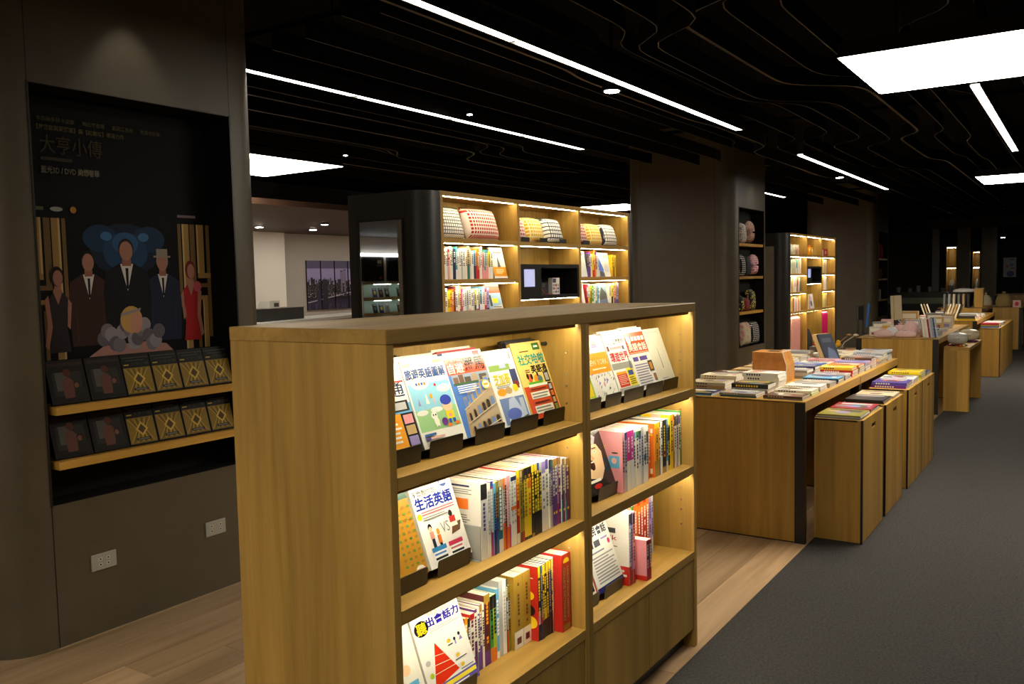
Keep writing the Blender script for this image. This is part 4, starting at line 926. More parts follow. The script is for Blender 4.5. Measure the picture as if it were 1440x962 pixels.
prop(bx+.505, ROW_Y+.05, LEV[2], .16, .215, .012, [('r', 0, 0, 1, 1, '8AA6C0'), ('r', 0, 0, 1, .35, '5A6A8A'), ('p', [(.1, .4), (.5, .85), (1, .55), (1, .35), (.1, .3)], '3A3E30'), ('r', 0, .88, 1, 1, 'E2E6E0')], 'white', 'face-out guide with a mountain lake, tall bookcase right bay', gf, 10)
# cloth pouches on the top shelf
CH = dict(bw=check('cloth_white_black_lattice', '20201F', 'EFEDE6', 42, 42, .22), bw2=check('cloth_black_white_grid', '1C1C20', 'ECEAE4', 32, 32, .26), red=check('cloth_red_white_lattice', 'EAD6CC', 'B8241C', 38, 38, .34),
    red2=check('cloth_red_gingham', 'EED8CE', 'B82A24', 36, 36, .36), yel=check('cloth_yellow_gingham', 'F2E2A0', 'DDA812', 36, 36, .36), bw3=check('cloth_white_navy_grid', '22283C', 'F0EEE8', 34, 34, .2))
def pouch(name, x, y, z, w, h, t, m, label, group, lean=16, rz=0, cat='pouch', zipc='303030', nexp=4):
    NU, NV = 12, 10; mb = MB()
    f = lambda u, v: (max(0, 1-abs(u)**nexp)**.5)*(max(0, 1-abs(v)**nexp)**.6)
    for side in (-1, 1):
        for j in range(NV+1):
            for i in range(NU+1):
                u = -1+2*i/NU; v = -1+2*j/NV
                pin = 1-.05*(1+v)/2*abs(u)
                mb.v.append((u*w/2*pin, side*t/2*f(u, v), (v+1)/2*h*(1-.03*u*u)))
    q = (NU+1)*(NV+1)
    for s in (0, 1):
        for j in range(NV):
            for i in range(NU):
                a = s*q+j*(NU+1)+i; fc = (a, a+1, a+NU+2, a+NU+1)
                mb.f.append(fc if s == 0 else fc[::-1]); mb.m.append(0)
    me = mb.mesh(name, m, True)
    bm = bmesh.new(); bm.from_mesh(me); bmesh.ops.remove_doubles(bm, verts=bm.verts, dist=.0005); bmesh.ops.recalc_face_normals(bm, faces=bm.faces); bm.to_mesh(me); bm.free()
    o = link(name, me); o.location = (x, y, z+.002); o.rotation_euler = (-math.radians(lean), 0, rz); tag(o, label, cat, group)
    MB().tube([(-w/2*.93, 0, h*.985), (0, 0, h*1.0), (w/2*.93, 0, h*.985)], .004, 6).build('zip', mat(zipc, .5), o)
    return o
gp = 'checked cloth pouches on the tall bookcase'
P_Y = ROW_Y+.07
pouch('cloth_pouch', ux+.205, P_Y+.01, LEV[0], .33, .228, .08, CH['bw'], 'large white and black lattice pouch at the left end, tall bookcase', gp)
pouch('cloth_pouch', ux+.59, P_Y+.01, LEV[0], .42, .238, .10, CH['red'], 'largest red and white checked pouch, tall bookcase left bay', gp)
m2 = ux+bw2+.02
pouch('cloth_pouch', m2+.09, P_Y, LEV[0], .15, .20, .10, CH['red2'], 'red gingham pouch cut off by the upright, middle bay', gp)
pouch('cloth_pouch', m2+.31, P_Y, LEV[0], .27, .205, .10, CH['yel'], 'yellow gingham pouch in the middle bay', gp)
pouch('cloth_pouch', m2+.61, P_Y, LEV[0], .28, .21, .09, CH['bw2'], 'black and white grid pouch in the middle bay', gp)
pouch('cloth_pouch', bx+.11, P_Y, LEV[0], .20, .20, .10, CH['red2'], 'red gingham pouch in the right bay', gp)
pouch('cloth_pouch', bx+.36, P_Y, LEV[0], .27, .20, .10, CH['yel'], 'yellow gingham pouch in the right bay', gp)
pouch('cloth_pouch', bx+.66, P_Y, LEV[0], .29, .205, .08, CH['bw3'], 'white and navy striped grid pouch in the right bay', gp)
for xx, lb in ((m2+.095, 'red gingham pouch, middle bay'), (m2+.36, 'yellow gingham pouch, middle bay'), (m2+.66, 'black and white grid pouch, middle bay'), (bx+.12, 'red gingham pouch, right bay')):
    t = thing('pouch_stand', 'low black stand under the '+lb, 'display stand', (xx, ROW_Y+.012, LEV[0]+.0008), 0, 'low black pouch stands')
    MB().box(-.055, 0, 0, .055, .003, .035).build('lip', BLACKM, t); MB().box(-.055, .003, 0, .055, .012, .002).build('ledge', BLACKM, t)
# packs and a red cable in the media box
zb = 1.352+.03
px = ux+bw2+.0175+.907*.33+.008
def pack(x, y, z, w, d, h, els, col, label, group, rz=0, name='boxed_product'):
    o = link(name, MB().box(-w/2, -d/2, 0, w/2, d/2, h).mesh(name, mat(col, .4))); o.location = (x, y, z+.0008); o.rotation_euler = (0, 0, rz); tag(o, label, 'box', group)
    if els: printed('box_print', w, h, els, o, origin=(0, -d/2, 0))
    return o
pk = [('r', .05, .7, .5, .95, '3A3A50')]+[('r', .08+.3*(q % 3), .08+.2*(q//3), .30+.3*(q % 3), .22+.2*(q//3), ['C8A090', '5A4A6A', '8A8A80', 'A03030'][q % 4]) for q in range(9)]
pack(px+.345, ROW_Y+.10, zb, .115, .04, .135, pk, 'white', 'white pack covered with small pictures inside the black media box', 'packs in the media box')
pack(px+.215, ROW_Y+.13, zb, .10, .04, .10, [('r', .1, .1, .9, .5, '3A3A3A'), ('r', .1, .6, .6, .9, '5A5A50')], 'charcoal', 'dark pack left of the white pack inside the media box', 'packs in the media box')
tag(MB().tube([(px+.012, ROW_Y+.03, zb+.075), (px+.03, ROW_Y+.02, zb+.04), (px+.06, ROW_Y+.016, zb+.012), (px+.08, ROW_Y+.015, zb+.005), (px+.11, ROW_Y+.015, zb+.014), (px+.17, ROW_Y+.015, zb+.005), (px+.2, ROW_Y+.02, zb+.005)], .0022, 6).build('cable', mat('C02424', .4)), 'thin red cable hanging in the black media box', 'cable')

# ---- far tall bookcase contents
vx = U3X[0]; bw3 = (U3X[1]-U3X[0])/3; g3 = 'books in the far tall bookcase'
far_row(vx+.12, vx+.74, LEV[1], ['white', 'sky/white', 'ivory', 'lime', 'silver', 'white', 'tan', 'white', 'turquoise/white', 'silver', 'white', 'yellow/white', 'rose', 'ivory'])
far_row(vx+.12, vx+.74, LEV[2], ['sky', 'white', 'tan/red', 'yellow', 'rose', 'white', 'red/white', 'ivory', 'brown', 'orange/rose', 'white', 'silver', 'teal'])
far_row(vx+.12, vx+.72, LEV[3], ['navy/white', 'white', 'yellow', 'tan', 'red', 'ivory', 'sky', 'amber', 'white', 'orange', 'silver', 'yellow/white'])
for L, nm in ((LEV[1], 'upper'), (LEV[2], 'middle'), (LEV[3], 'lower')):
    far_row(vx+2*bw3+.12, vx+2*bw3+.50, L, [random.choice(['white', 'ivory', 'silver', 'cream', 'white', 'yellow', 'rose']) for _ in range(9)] if nm != 'lower' else ['white', 'sky', 'yellow', 'ivory', 'lime', 'white', 'red', 'tan'])
mx_ = vx+bw3+.02
far_row(mx_+.10, mx_+.37, LEV[3], ['magenta/pink', 'magenta', 'yellow', 'white', 'lilac', 'pink'])
prop(mx_+.53, ROW_Y+.06, LEV[3], .24, .23, .012, [('r', 0, 0, 1, 1, 'E8E6E0'), ('e', .4, .35, .2, .2, '1E1C1C'), ('e', .5, .7, .12, .12, 'rose')], 'white', 'white face-out book with dark figure, far bookcase middle bay', gf, 8)
def jar(x, y, z, r, h, c, label, group, lid=None):
    t = thing('jar', label, 'jar', (x, y, z+.0008), 0, group)
    MB().lathe([(r*.9, 0), (r, .006), (r, h*.72), (r*.82, h*.80)], n=16).build('body', mat(c, .25), t, smooth=True)
    MB().lathe([(r*.86, h*.80), (r*.86, h)], n=16).build('lid', mat(lid or 'ivory', .4), t)
gj = 'goods on the far bookcase top shelf'
for k in range(3): jar(vx+.39+.10*k, ROW_Y+.08, LEV[0], .044, .15, ['cream', 'tan', 'rose'][k], f'{["cream", "tan", "pink"][k]} jar, {ordw(k+1)} of the jars in the far bookcase', gj)
vs = thing('figurine', 'white swan-necked figurine at the left end of far bookcase', 'figurine', (vx+.16, ROW_Y+.09, LEV[0]+.0008))
MB().lathe([(.05, 0), (.085, .04), (.075, .10), (.03, .14)], n=14).build('body', mat('ivory', .3), vs, smooth=True)
MB().tube([(.0, 0, .13), (.02, 0, .19), (.06, 0, .22), (.09, 0, .20)], .018, 8).build('neck', mat('ivory', .3), vs, smooth=True)
vs2 = thing('figurine', 'small blue and white figurine beside the swan-necked one', 'figurine', (vx+.30, ROW_Y+.09, LEV[0]+.0008))
MB().lathe([(.03, 0), (.035, .05), (.02, .1), (.028, .13), (.012, .16)], n=12).build('body', mat('9FB7CF', .3), vs2, smooth=True)
pack(mx_+.10, ROW_Y+.09, LEV[0], .16, .08, .15, [('r', 0, .6, 1, 1, '3A3A20'), ('r', .1, .15, .9, .35, 'D8C040')], 'black', 'black and yellow box in the far bookcase middle bay', gj)
jar(mx_+.30, ROW_Y+.08, LEV[0], .06, .16, 'amber', 'amber pot in the far bookcase middle bay', gj, 'orange'); jar(mx_+.45, ROW_Y+.09, LEV[0], .06, .13, 'tan', 'tan pot right of the amber pot', gj, 'amber')
for k in range(6): pack(vx+2*bw3+.07+.09*k, ROW_Y+.08, LEV[0], .07, .06, .10+.02*(k > 3), [('r', 0, .3, 1, .7, ['ivory', 'red'][k % 2])], ['white', 'rose', 'white', 'crimson', 'red', 'crimson'][k], f'small pack, {ordw(k+1)} from left in the far bookcase right bay', gj)
def suitcase(x, y, z, w, h, d, c, label):
    t = thing('suitcase', label, 'suitcase', (x, y, z+.001), 0, 'suitcases in the far bookcase')
    me = bmesh.new(); bmesh.ops.create_cube(me, size=1); bmesh.ops.scale(me, vec=(w, d, h-.05), verts=me.verts)
    bmesh.ops.bevel(me, geom=list(me.edges), offset=.06 if d > .14 else .04, segments=4, profile=.6, affect='EDGES'); bmesh.ops.translate(me, vec=(0, 0, .05+(h-.05)/2), verts=me.verts)
    m = bpy.data.meshes.new('shell'); me.to_mesh(m); me.free(); m.materials.append(mat(c, .22)); m.polygons.foreach_set('use_smooth', [True]*len(m.polygons)); link('shell', m, t)
    for k in range(5):
        xx = -w*.32+k*w*.16
        MB().box(xx-.006, -d/2-.004, .12, xx+.006, -d/2+.01, h-.08).build('rib', mat(c, .22), t, bevel=.002)
    for a in (-1, 1):
        for b in (-1, 1): MB().lathe([(.022, 0), (.024, .008), (.024, .04), (.015, .052)], a*w*.36, b*d*.3, 10).build('wheel', BLACKM, t)
    MB().tube([(-.08, 0, h-.005), (-.07, 0, h+.02), (.07, 0, h+.02), (.08, 0, h-.005)], .009, 8).build('handle', mat('silver', .3), t)
suitcase(vx+.45, ROW_Y+.145, .10, .50, .78, .22, 'E8A8A4', 'pale pink hard-shell suitcase in the left bay of far bookcase')
suitcase(vx+2*bw3+.36, ROW_Y+.145, .10, .42, .79, .22, 'D0246E', 'bright magenta suitcase in the right bay of far bookcase')
t = thing('backpack', 'round black bag in the middle bay of far bookcase', 'bag', (mx_+.42, ROW_Y+.16, .101))
MB().lathe([(.10, 0), (.13, .06), (.135, .25), (.125, .42), (.08, .53), (.03, .56)], n=20).build('body', mat('151416', .7), t, smooth=True)
MB().tube([(-.06, 0, .54), (-.04, 0, .60), (.04, 0, .60), (.06, 0, .54)], .01, 8).build('handle', mat('151416', .7), t)

# ================================================================== NICHES IN THE COLUMNS
c1 = COLS[0]; nb_ = ROW_Y+.15-.0035
pw, ph, pz = .93, 1.02, 1.20
post = thing('poster', 'large dark film poster with gold bars in the near column niche', 'poster', (c1-.01, nb_, pz))
MB().box(-pw/2, -.004, 0, pw/2, -.0005, ph+.11).build('sheet', mat('060606', .6, 0., .15), post)
GO, GO2, GO3 = '9A7B45', '6E5630', 'C2A46A'
E_ = []
for x0_, m_ in ((.005, 1), (.995, -1)):        # stepped gold bars at both sides
    for (a, b, c_, d_, col) in ((.0, .05, .018, .60, GO2), (.03, .36, .058, .60, GO), (.058, .36, .066, .60, GO3), (.075, .30, .10, .60, GO2), (.105, .0, .13, .60, GO), (.13, .0, .138, .60, GO3), (.0, .34, .066, .365, GO), (.0, .295, .10, .315, GO2),
                                (.02, .0, .04, .25, GO), (.04, .0, .046, .25, GO3), (.06, .0, .075, .21, GO2), (.02, .235, .105, .255, GO), (.145, .20, .16, .60, GO2)):
        xa, xb = sorted((x0_+m_*a*1.22, x0_+m_*c_*1.22)); E_.append(('r', xa, b, xb, d_, col))
for (cx, cy, rx, ry, c_) in ((.5, .47, .19, .12, '0E1C2E'), (.37, .52, .09, .06, '16304A'), (.63, .52, .09, .06, '16304A'), (.5, .46, .12, .09, '1C3C5C'), (.5, .50, .07, .05, '2A527A'), (.40, .53, .03, .02, '3A6690'), (.60, .53, .03, .02, '3A6690')): E_.append(('e', cx, cy, rx, ry, c_))
SK = '9C6E5A'
def man(cx, z, k, suit, lapel, hair, tie, wd=.094, hat=None):
    S = lambda x, y: (cx+x*wd, z+y*k)
    e = [('p', [S(-1, 0), S(1, 0), S(1.12, .45), S(1.0, .66), S(.35, .745), S(-.35, .745), S(-1.0, .66), S(-1.12, .45)], suit),
         ('p', [S(-.72, .05), S(-.66, .05), S(-.74, .5)], lapel), ('p', [S(.66, .05), S(.72, .05), S(.74, .5)], lapel),
         ('p', [S(-.3, .74), S(0, .48), S(.3, .74)], 'C9C4BC'), ('p', [S(-.07, .70), S(.07, .70), S(.05, .50), S(-.05, .50)], tie), ('p', [S(-.22, .72), S(.22, .72), S(.2, .80), S(-.2, .80)], '8A5E4C'),
         ('e', cx, z+.885*k, .36*wd, .10*k, hair), ('e', cx, z+.865*k, .31*wd, .092*k, SK)]
    if hat: e += [('r', cx-.52*wd, z+.925*k, cx+.52*wd, z+.945*k, hat), ('r', cx-.34*wd, z+.945*k, cx+.34*wd, z+1.02*k, hat)]
    return e
def lady(cx, z, k, dress, hair, wd=.064, turn=1):
    S = lambda x, y: (cx+x*wd*turn, z+y*k)
    return [('p', [S(-.8, 0), S(.8, 0), S(.55, .32), S(.75, .62), S(.3, .70), S(-.3, .70), S(-.7, .62), S(-.5, .32)], dress),
            ('p', [S(-1.0, .60), S(-.7, .66), S(-.5, .30), S(-.85, .04), S(-1.1, .08), S(-.85, .32)], SK), ('p', [S(.75, .62), S(1.0, .56), S(.8, .26), S(.6, .3)], SK), ('p', [S(-.35, .70), S(0, .55), S(.35, .70), S(.16, .78), S(-.16, .78)], SK),
            ('e', cx, z+.875*k, .5*wd, .115*k, hair), ('e', cx+.06*wd, z+.855*k, .36*wd, .092*k, SK)]
E_ += man(.30, .05, .42, '35201A', '4A2E26', '1C120E', '17100E')+man(.70, .05, .42, '161D33', '232C48', '8A8478', '0E0E14', hat='8A8074')+man(.50, .06, .47, '0C0C10', '17171C', '241711', '0A0A0C', wd=.115)
E_ += lady(.145, .03, .37, '2B2326', '1A110D')+lady(.865, .04, .39, '96191D', '6A1A18', turn=-1)+[('e', .905, .30, .025, .025, 'B5545C')]
E_ += [('p', [(.28, .0), (.74, .0), (.70, .035), (.58, .05), (.36, .045)], 'A8786C'), ('r', .49, .02, .55, .045, '8E8A90')]
for q in range(16): E_.append(('e', .36+.30*(q/15.0), .075+.035*math.sin(q*1.3)+(.02 if 4 < q < 12 else 0), .035, .034, ['5E585E', '716A70', '8A8288'][q % 3]))
E_ += [('e', .51, .155, .060, .062, 'B99152'), ('e', .535, .14, .034, .048, 'B8866E'), ('p', [(.455, .17), (.56, .195), (.565, .207), (.455, .185)], '8A8486')]
T_ = '5A5238'
E_ += [('t', '李奧納多狄卡皮歐', .09, 1.0, .27, 1.02, T_), ('t', '陶比麥奎爾', .31, 1.0, .42, 1.02, T_), ('t', '凱莉墨里根', .46, 1.0, .57, 1.02, T_), ('t', '喬爾埃哲頓', .61, 1.0, .72, 1.02, T_),
    ('t', '【羅密歐與茱麗葉】與【紅磨坊】導演力作', .09, .964, .52, .986, '6A6038'), ('t', '大亨小傳', .10, .868, .40, .945, '463C26', .0), ('r', .10, .838, .25, .852, '3A3428'),
    ('t', '藍光3D / DVD 絢爛奢華', .10, .785, .38, .815, 'C4C0AC', .06), ('r', .04, .630, .10, .645, '5A5A44'), ('e', .16, .637, .03, .010, '9A9A92'), ('e', .24, .637, .015, .014, 'A8762E'), ('r', .80, .630, .91, .642, '7A6A70')]
printed('poster_print', pw, ph, E_, post, rough=.6, spec=.2, origin=(0, -.004, 0), step=.00005)
# two oak ledges with film cases
WS = []
for z, lb in ((1.015, 'upper oak ledge with film cases under the poster'), (.785, 'lower oak ledge with film cases under the poster')):
    o = MB().box(c1-.462, ROW_Y-.018, z-.034, c1+.484, nb_-.0006, z).build('wall_shelf', OAKT['x'], bevel=.0015); tag(o, lb, 'shelf', 'oak ledges under the poster')
gold = [('r', 0, 0, 1, 1, '0B0A08'), ('r', .03, .03, .97, .66, '7E651E')]
for q in range(9):
    a = .06+.10*q
    gold += [('p', [(a, .06), (a+.02, .06), (.5+(a-.5)*.35+.01, .36), (.5+(a-.5)*.35-.01, .36)], '2A1E0C' if q % 2 else 'B8973A'), ('p', [(a, .64), (a+.02, .64), (.5+(a-.5)*.35+.01, .38), (.5+(a-.5)*.35-.01, .38)], '2A1E0C' if q % 2 else 'B8973A')]
gold += [('p', [(.5, .2), (.72, .37), (.5, .56), (.28, .37)], 'C2A040'), ('p', [(.5, .26), (.64, .37), (.5, .50), (.36, .37)], '4A3512'), ('r', .25, .10, .75, .16, '1B1A18'), ('r', .3, .115, .7, .145, '6A6A62'), ('r', .05, .90, .95, .915, '4A4638'), ('r', .15, .83, .8, .845, '4A4638'), ('t', '大亨小傳', .30, .71, .92, .79, '3E3A2C', 0), ('r', .06, .72, .24, .75, 'A08A2A')]
pic = [('r', 0, 0, 1, 1, '140E0A'), ('r', .12, .18, .88, .72, '26221F'), ('r', .2, .3, .5, .72, '4A4743'), ('e', .52, .70, .10, .09, '4A2418'), ('p', [(.36, .12), (.62, .12), (.66, .5), (.56, .6), (.42, .58), (.34, .46)], '5A382C'), ('e', .74, .42, .10, .09, '2A1A12'), ('p', [(.6, .08), (.95, .08), (.92, .32), (.7, .36)], '1C1713'), ('e', .72, .40, .06, .06, '6A4636'), ('r', .05, .86, .95, .94, '2A1A12')]
for li, (z, nm) in enumerate(((1.015, 'upper'), (.785, 'lower'))):
    for k in range(6):
        w_ = .165 if k < 2 else .142; x = c1-.462+.09+(k*.172 if k < 2 else .33+(k-2)*.146)
        h_ = .19
        o = link('film_case', MB().box(-w_/2, 0, 0, w_/2, .014, h_).mesh('film_case', mat('060606', .5, 0., .15))); o.location = (x, ROW_Y+.018, z+.006); o.rotation_euler = (-math.radians(17), 0, 0)
        lb = f'{"picture-fronted" if k < 2 else "gold-patterned"} film case, {ordw(k+1)} from left on the {nm} oak ledge'
        tag(o, lb, 'film case', 'film cases on the oak ledges'); printed('case_print', w_, h_, pic if k < 2 else gold, o, rough=.5, spec=.15)
# socket plates
SOCK = mat('A8A598', .35, name='socket_cream')
for x, nm in ((2.095, 'socket plate on near column, left and lower in view'), (2.68, 'socket plate on near column beside the bookcase corner')):
    t = thing('wall_socket', nm, 'socket', (x, ROW_Y, .28)); MB().box(-.058, -.007, 0, .058, -.0006, .072).build('plate', SOCK, t, bevel=.002)
    for a in ((-.018, .018) if x < 2.3 else (-.026, .026)):
        for b in (.018, .042): MB().box(a-.008, -.0085, b, a+.008, -.0069, b+.012).build('outlet', mat('D2D0C4', .4), t); MB().box(a-.004, -.0092, b+.003, a+.004, -.0084, b+.009).build('hole', DARKHOLE, t)
# middle column: oak shelves with bags and pillows
c2 = COLS[1]
for z, nm in ((1.905, 'top'), (1.495, 'second'), (1.05, 'third')):
    o = MB().box(c2-.484, ROW_Y+.008, z-.034, c2+.484, nb_-.0006, z).build('wall_shelf', OAKT['x']); tag(o, f'{nm} oak shelf in the middle column niche', 'shelf', 'oak shelves in the middle column niche')
LEO = spots('cloth_leopard', '241E1A', 'CFC7BC', 70); LEO2 = spots('cloth_rosy_leopard', '5A3A34', 'CBA294', 80); DOT = spots('cloth_yellow_dots', 'D8C64A', '1A1A1C', 38)
HT = check('cloth_houndstooth', '16161A', 'E2E0DA', 40, 40, .5); PKC = check('cloth_pink_check', 'E8C6CC', 'D2566C', 34, 34, .45); DK = mat('23262C', .85); BEI = spots('cloth_beige_floral', 'C78A86', 'C6BA9A', 14)
MAR = mat('7A1626', .8)
gb = 'cloth bags in the middle column niche'
NY = ROW_Y+.064
def pillow(x, z, w, m, label):
    t = thing('travel_pillow', label, 'pillow', (x, NY+.004, z+.001), 0, gb)
    R_ = w*.5-.065; pts = []
    for k in range(17):
        a = math.radians(-70+320*k/16); pts.append((R_*math.cos(a), 0, .068+1.25*R_+1.25*R_*math.sin(a)))
    MB().tube(pts, .064, 12).build('ring', m, t, smooth=True)
    return t
pouch('cloth_bag', c2-.20, NY, 1.905, .20, .26, .11, LEO, 'black and white leopard bag on the top niche shelf', gb, 4, cat='bag')
pillow(c2+.06, 1.905, .26, LEO2, 'rosy leopard travel pillow on the top niche shelf')
pouch('cloth_bag', c2-.23, NY, 1.495, .20, .27, .11, HT, 'black and white checked bag on the second niche shelf', gb, 4, cat='bag')
pouch('cloth_bag', c2-.03, NY, 1.495, .18, .25, .11, DK, 'plain dark bag between two checked bags, second niche shelf', gb, 4, cat='bag')
pillow(c2+.22, 1.495, .25, PKC, 'pink checked travel pillow on the second niche shelf')
pouch('cloth_bag', c2-.25, NY, 1.05, .13, .20, .10, DOT, 'narrow dark dotted bag at left, third niche shelf', gb, 4, cat='bag')
pouch('cloth_bag', c2-.08, NY, 1.05, .19, .17, .11, MAR, 'dark red bag on the third niche shelf', gb, 4, cat='bag')
pouch('cloth_bag', c2+.15, NY, 1.05, .24, .27, .11, DOT, 'black bag with yellow dots on the third niche shelf', gb, 4, cat='bag')
pouch('cloth_bag', c2-.08, NY, .609, .34, .30, .11, BEI, 'beige flowered bag at the bottom of the niche', gb, 4, cat='bag')
pouch('cloth_bag', c2+.27, NY, .609, .32, .29, .11, HT, 'houndstooth bag at the bottom of the niche', gb, 4, cat='bag')
# far column
c3 = COLS[2]
for z, nm in ((1.80, 'top'), (1.38, 'second'), (.95, 'third')):
    o = MB().box(c3-.484, ROW_Y+.008, z-.034, c3+.484, nb_-.0006, z).build('wall_shelf', OAKT['x']); tag(o, f'{nm} shelf in the far column niche', 'shelf', 'shelves in the far column niche')
gr = 'goods in the far column niche'
pouch('cloth_bag', c3-.33, NY, 1.80, .25, .30, .11, mat('5A1418', .7), 'dark red bag on the far niche top shelf', gr, 4, cat='bag')
pouch('cloth_bag', c3+.02, NY, 1.80, .30, .32, .11, mat('8E1430', .6), 'crimson bag on the far niche top shelf', gr, 4, cat='bag')
pouch('cloth_bag', c3-.1, NY, 1.38, .34, .22, .11, mat('5A2020', .7), 'dull red bag on the far niche second shelf', gr, 4, cat='bag')
far_row(c3-.40, c3-.1, .95, ['white', 'silver', 'charcoal', 'white', 'grey'], y=ROW_Y+.02, d=.12)

# ================================================================== LEFT SIDE: WHITE WALL, SKYLINE PICTURE, SERVICE COUNTER
struct(MB().box(8.6, YB1-.16, 0, 10.79, YB1-.001, 2.4495).build('wall_pilaster', mat('D8D6D0', .8)))
def city(seed, x0, x1):
    rnd = random.Random(seed); e = [('r', 0, 0, 1, 1, '8680AC'), ('r', 0, .84, 1, 1, '4A4668'), ('r', 0, .36, 1, .56, 'B0A8CC'), ('r', 0, 0, 1, .24, '25203A')]
    x = 0
    while x < 1:
        w_ = rnd.uniform(.06, .16); h_ = rnd.uniform(.46, .66)
        e.append(('r', x, .2, min(x+w_, 1), h_, '14121C')); 
        for q in range(5):
            a = x+w_*rnd.uniform(.1, .8); b = rnd.uniform(.25, h_-.04)
            if a < .97: e.append(('r', a, b, a+.02, b+.012, 'B9B0B8'))
        x += w_
    for q in range(14): 
        a = rnd.uniform(.0, .95); b = rnd.uniform(.24, .34); e.append(('r', a, b, a+.03, b+.01, 'D8D2D0'))
    e.append(('p', [(0, .14+.06*x0), (1, .14+.06*x1), (1, .16+.06*x1), (0, .16+.06*x0)], 'A8A2B8'))
    for q in range(7): a = rnd.uniform(0, .95); e.append(('r', a, .01, a+.02, .12, '5A5274'))
    return e
for k in range(4):
    w_ = .335; xx = 11.42+.17+k*.365
    o = link('wall_picture', MB().box(-w_/2, 0, 0, w_/2, .03, .93).mesh('wall_picture', mat('14121C', .5))); o.location = (xx, YB1-.032, 1.03)
    tag(o, f'{ordw(k+1)} panel from left of the night skyline picture on the wall', 'picture', 'panels of the skyline picture')
    el = city(11+k, k, k+1)
    if k == 0: el += [('r', .70, .05, .98, .40, '2A2440')]
    if k == 1: el += [('r', .05, .0, .45, .62, '1E1A2C')]
    if k == 2: el += [('r', .40, .3, .58, .80, '3A3448'), ('r', .66, .3, .84, .82, '3A3448')]+[('r', .43, .36+.03*q, .55, .375+.03*q, '9A94A4') for q in range(14)]+[('r', .69, .36+.03*q, .81, .375+.03*q, '9A94A4') for q in range(15)]
    printed('picture_print', w_, .93, el, o, rough=.5)
# low white-topped counter in front of the wall, dark till block on it
t = thing('service_counter', 'long pale-topped service counter before the white wall', 'counter', (0, 0, 0))
p0 = at(352, 456.5, 1.05); p1 = at(500, 442.5, 1.05); dv = (p1-p0).normalized(); nv = Vector((-dv.y, dv.x, 0))
def quadbox(a, b, dep, z0, z1):
    A, B_, C, D = a, b, b+nv*dep, a+nv*dep
    mb = MB(); pts = [(A.x, A.y), (B_.x, B_.y), (C.x, C.y), (D.x, D.y)]
    return mb.prism(pts, z0, z1)
quadbox(p0-dv*.6, p1+dv*.8, .62, 1.01, 1.05).build('top', mat('B5B2AA', .5), t)
quadbox(p0-dv*.55+nv*.04, p1+dv*.75+nv*.04, .54, 0, 1.01).build('body', mat('22211F', .5), t)
b0 = p0+dv*.55+nv*.2; b1 = p0+dv*1.58+nv*.2
t = thing('till_block', 'black till block standing on the service counter', 'till', (0, 0, 0))
quadbox(b0, b1, .3, 1.0515, 1.20).build('body', mat('1A1917', .45), t)
quadbox(b0-dv*.004-nv*.004, b1+dv*.004-nv*.004, .308, 1.2003, 1.21).build('lid', mat('242220', .45), t)
q0 = b0+dv*.30+nv*.08
t = thing('receipt_printer', 'small grey receipt printer on the black till block', 'printer', (q0.x, q0.y, 1.2115), math.atan2(dv.y, dv.x))
MB().prism([(-.09, 0), (.09, 0), (.09, .05), (.05, .10), (-.09, .10)], -.12, .12, axis='x').build('body', mat('A9A79E', .5), t, bevel=.004)
MB().box(-.02, -.092, .02, .09, -.0905, .07).build('slot', mat('2A2926', .5), t)
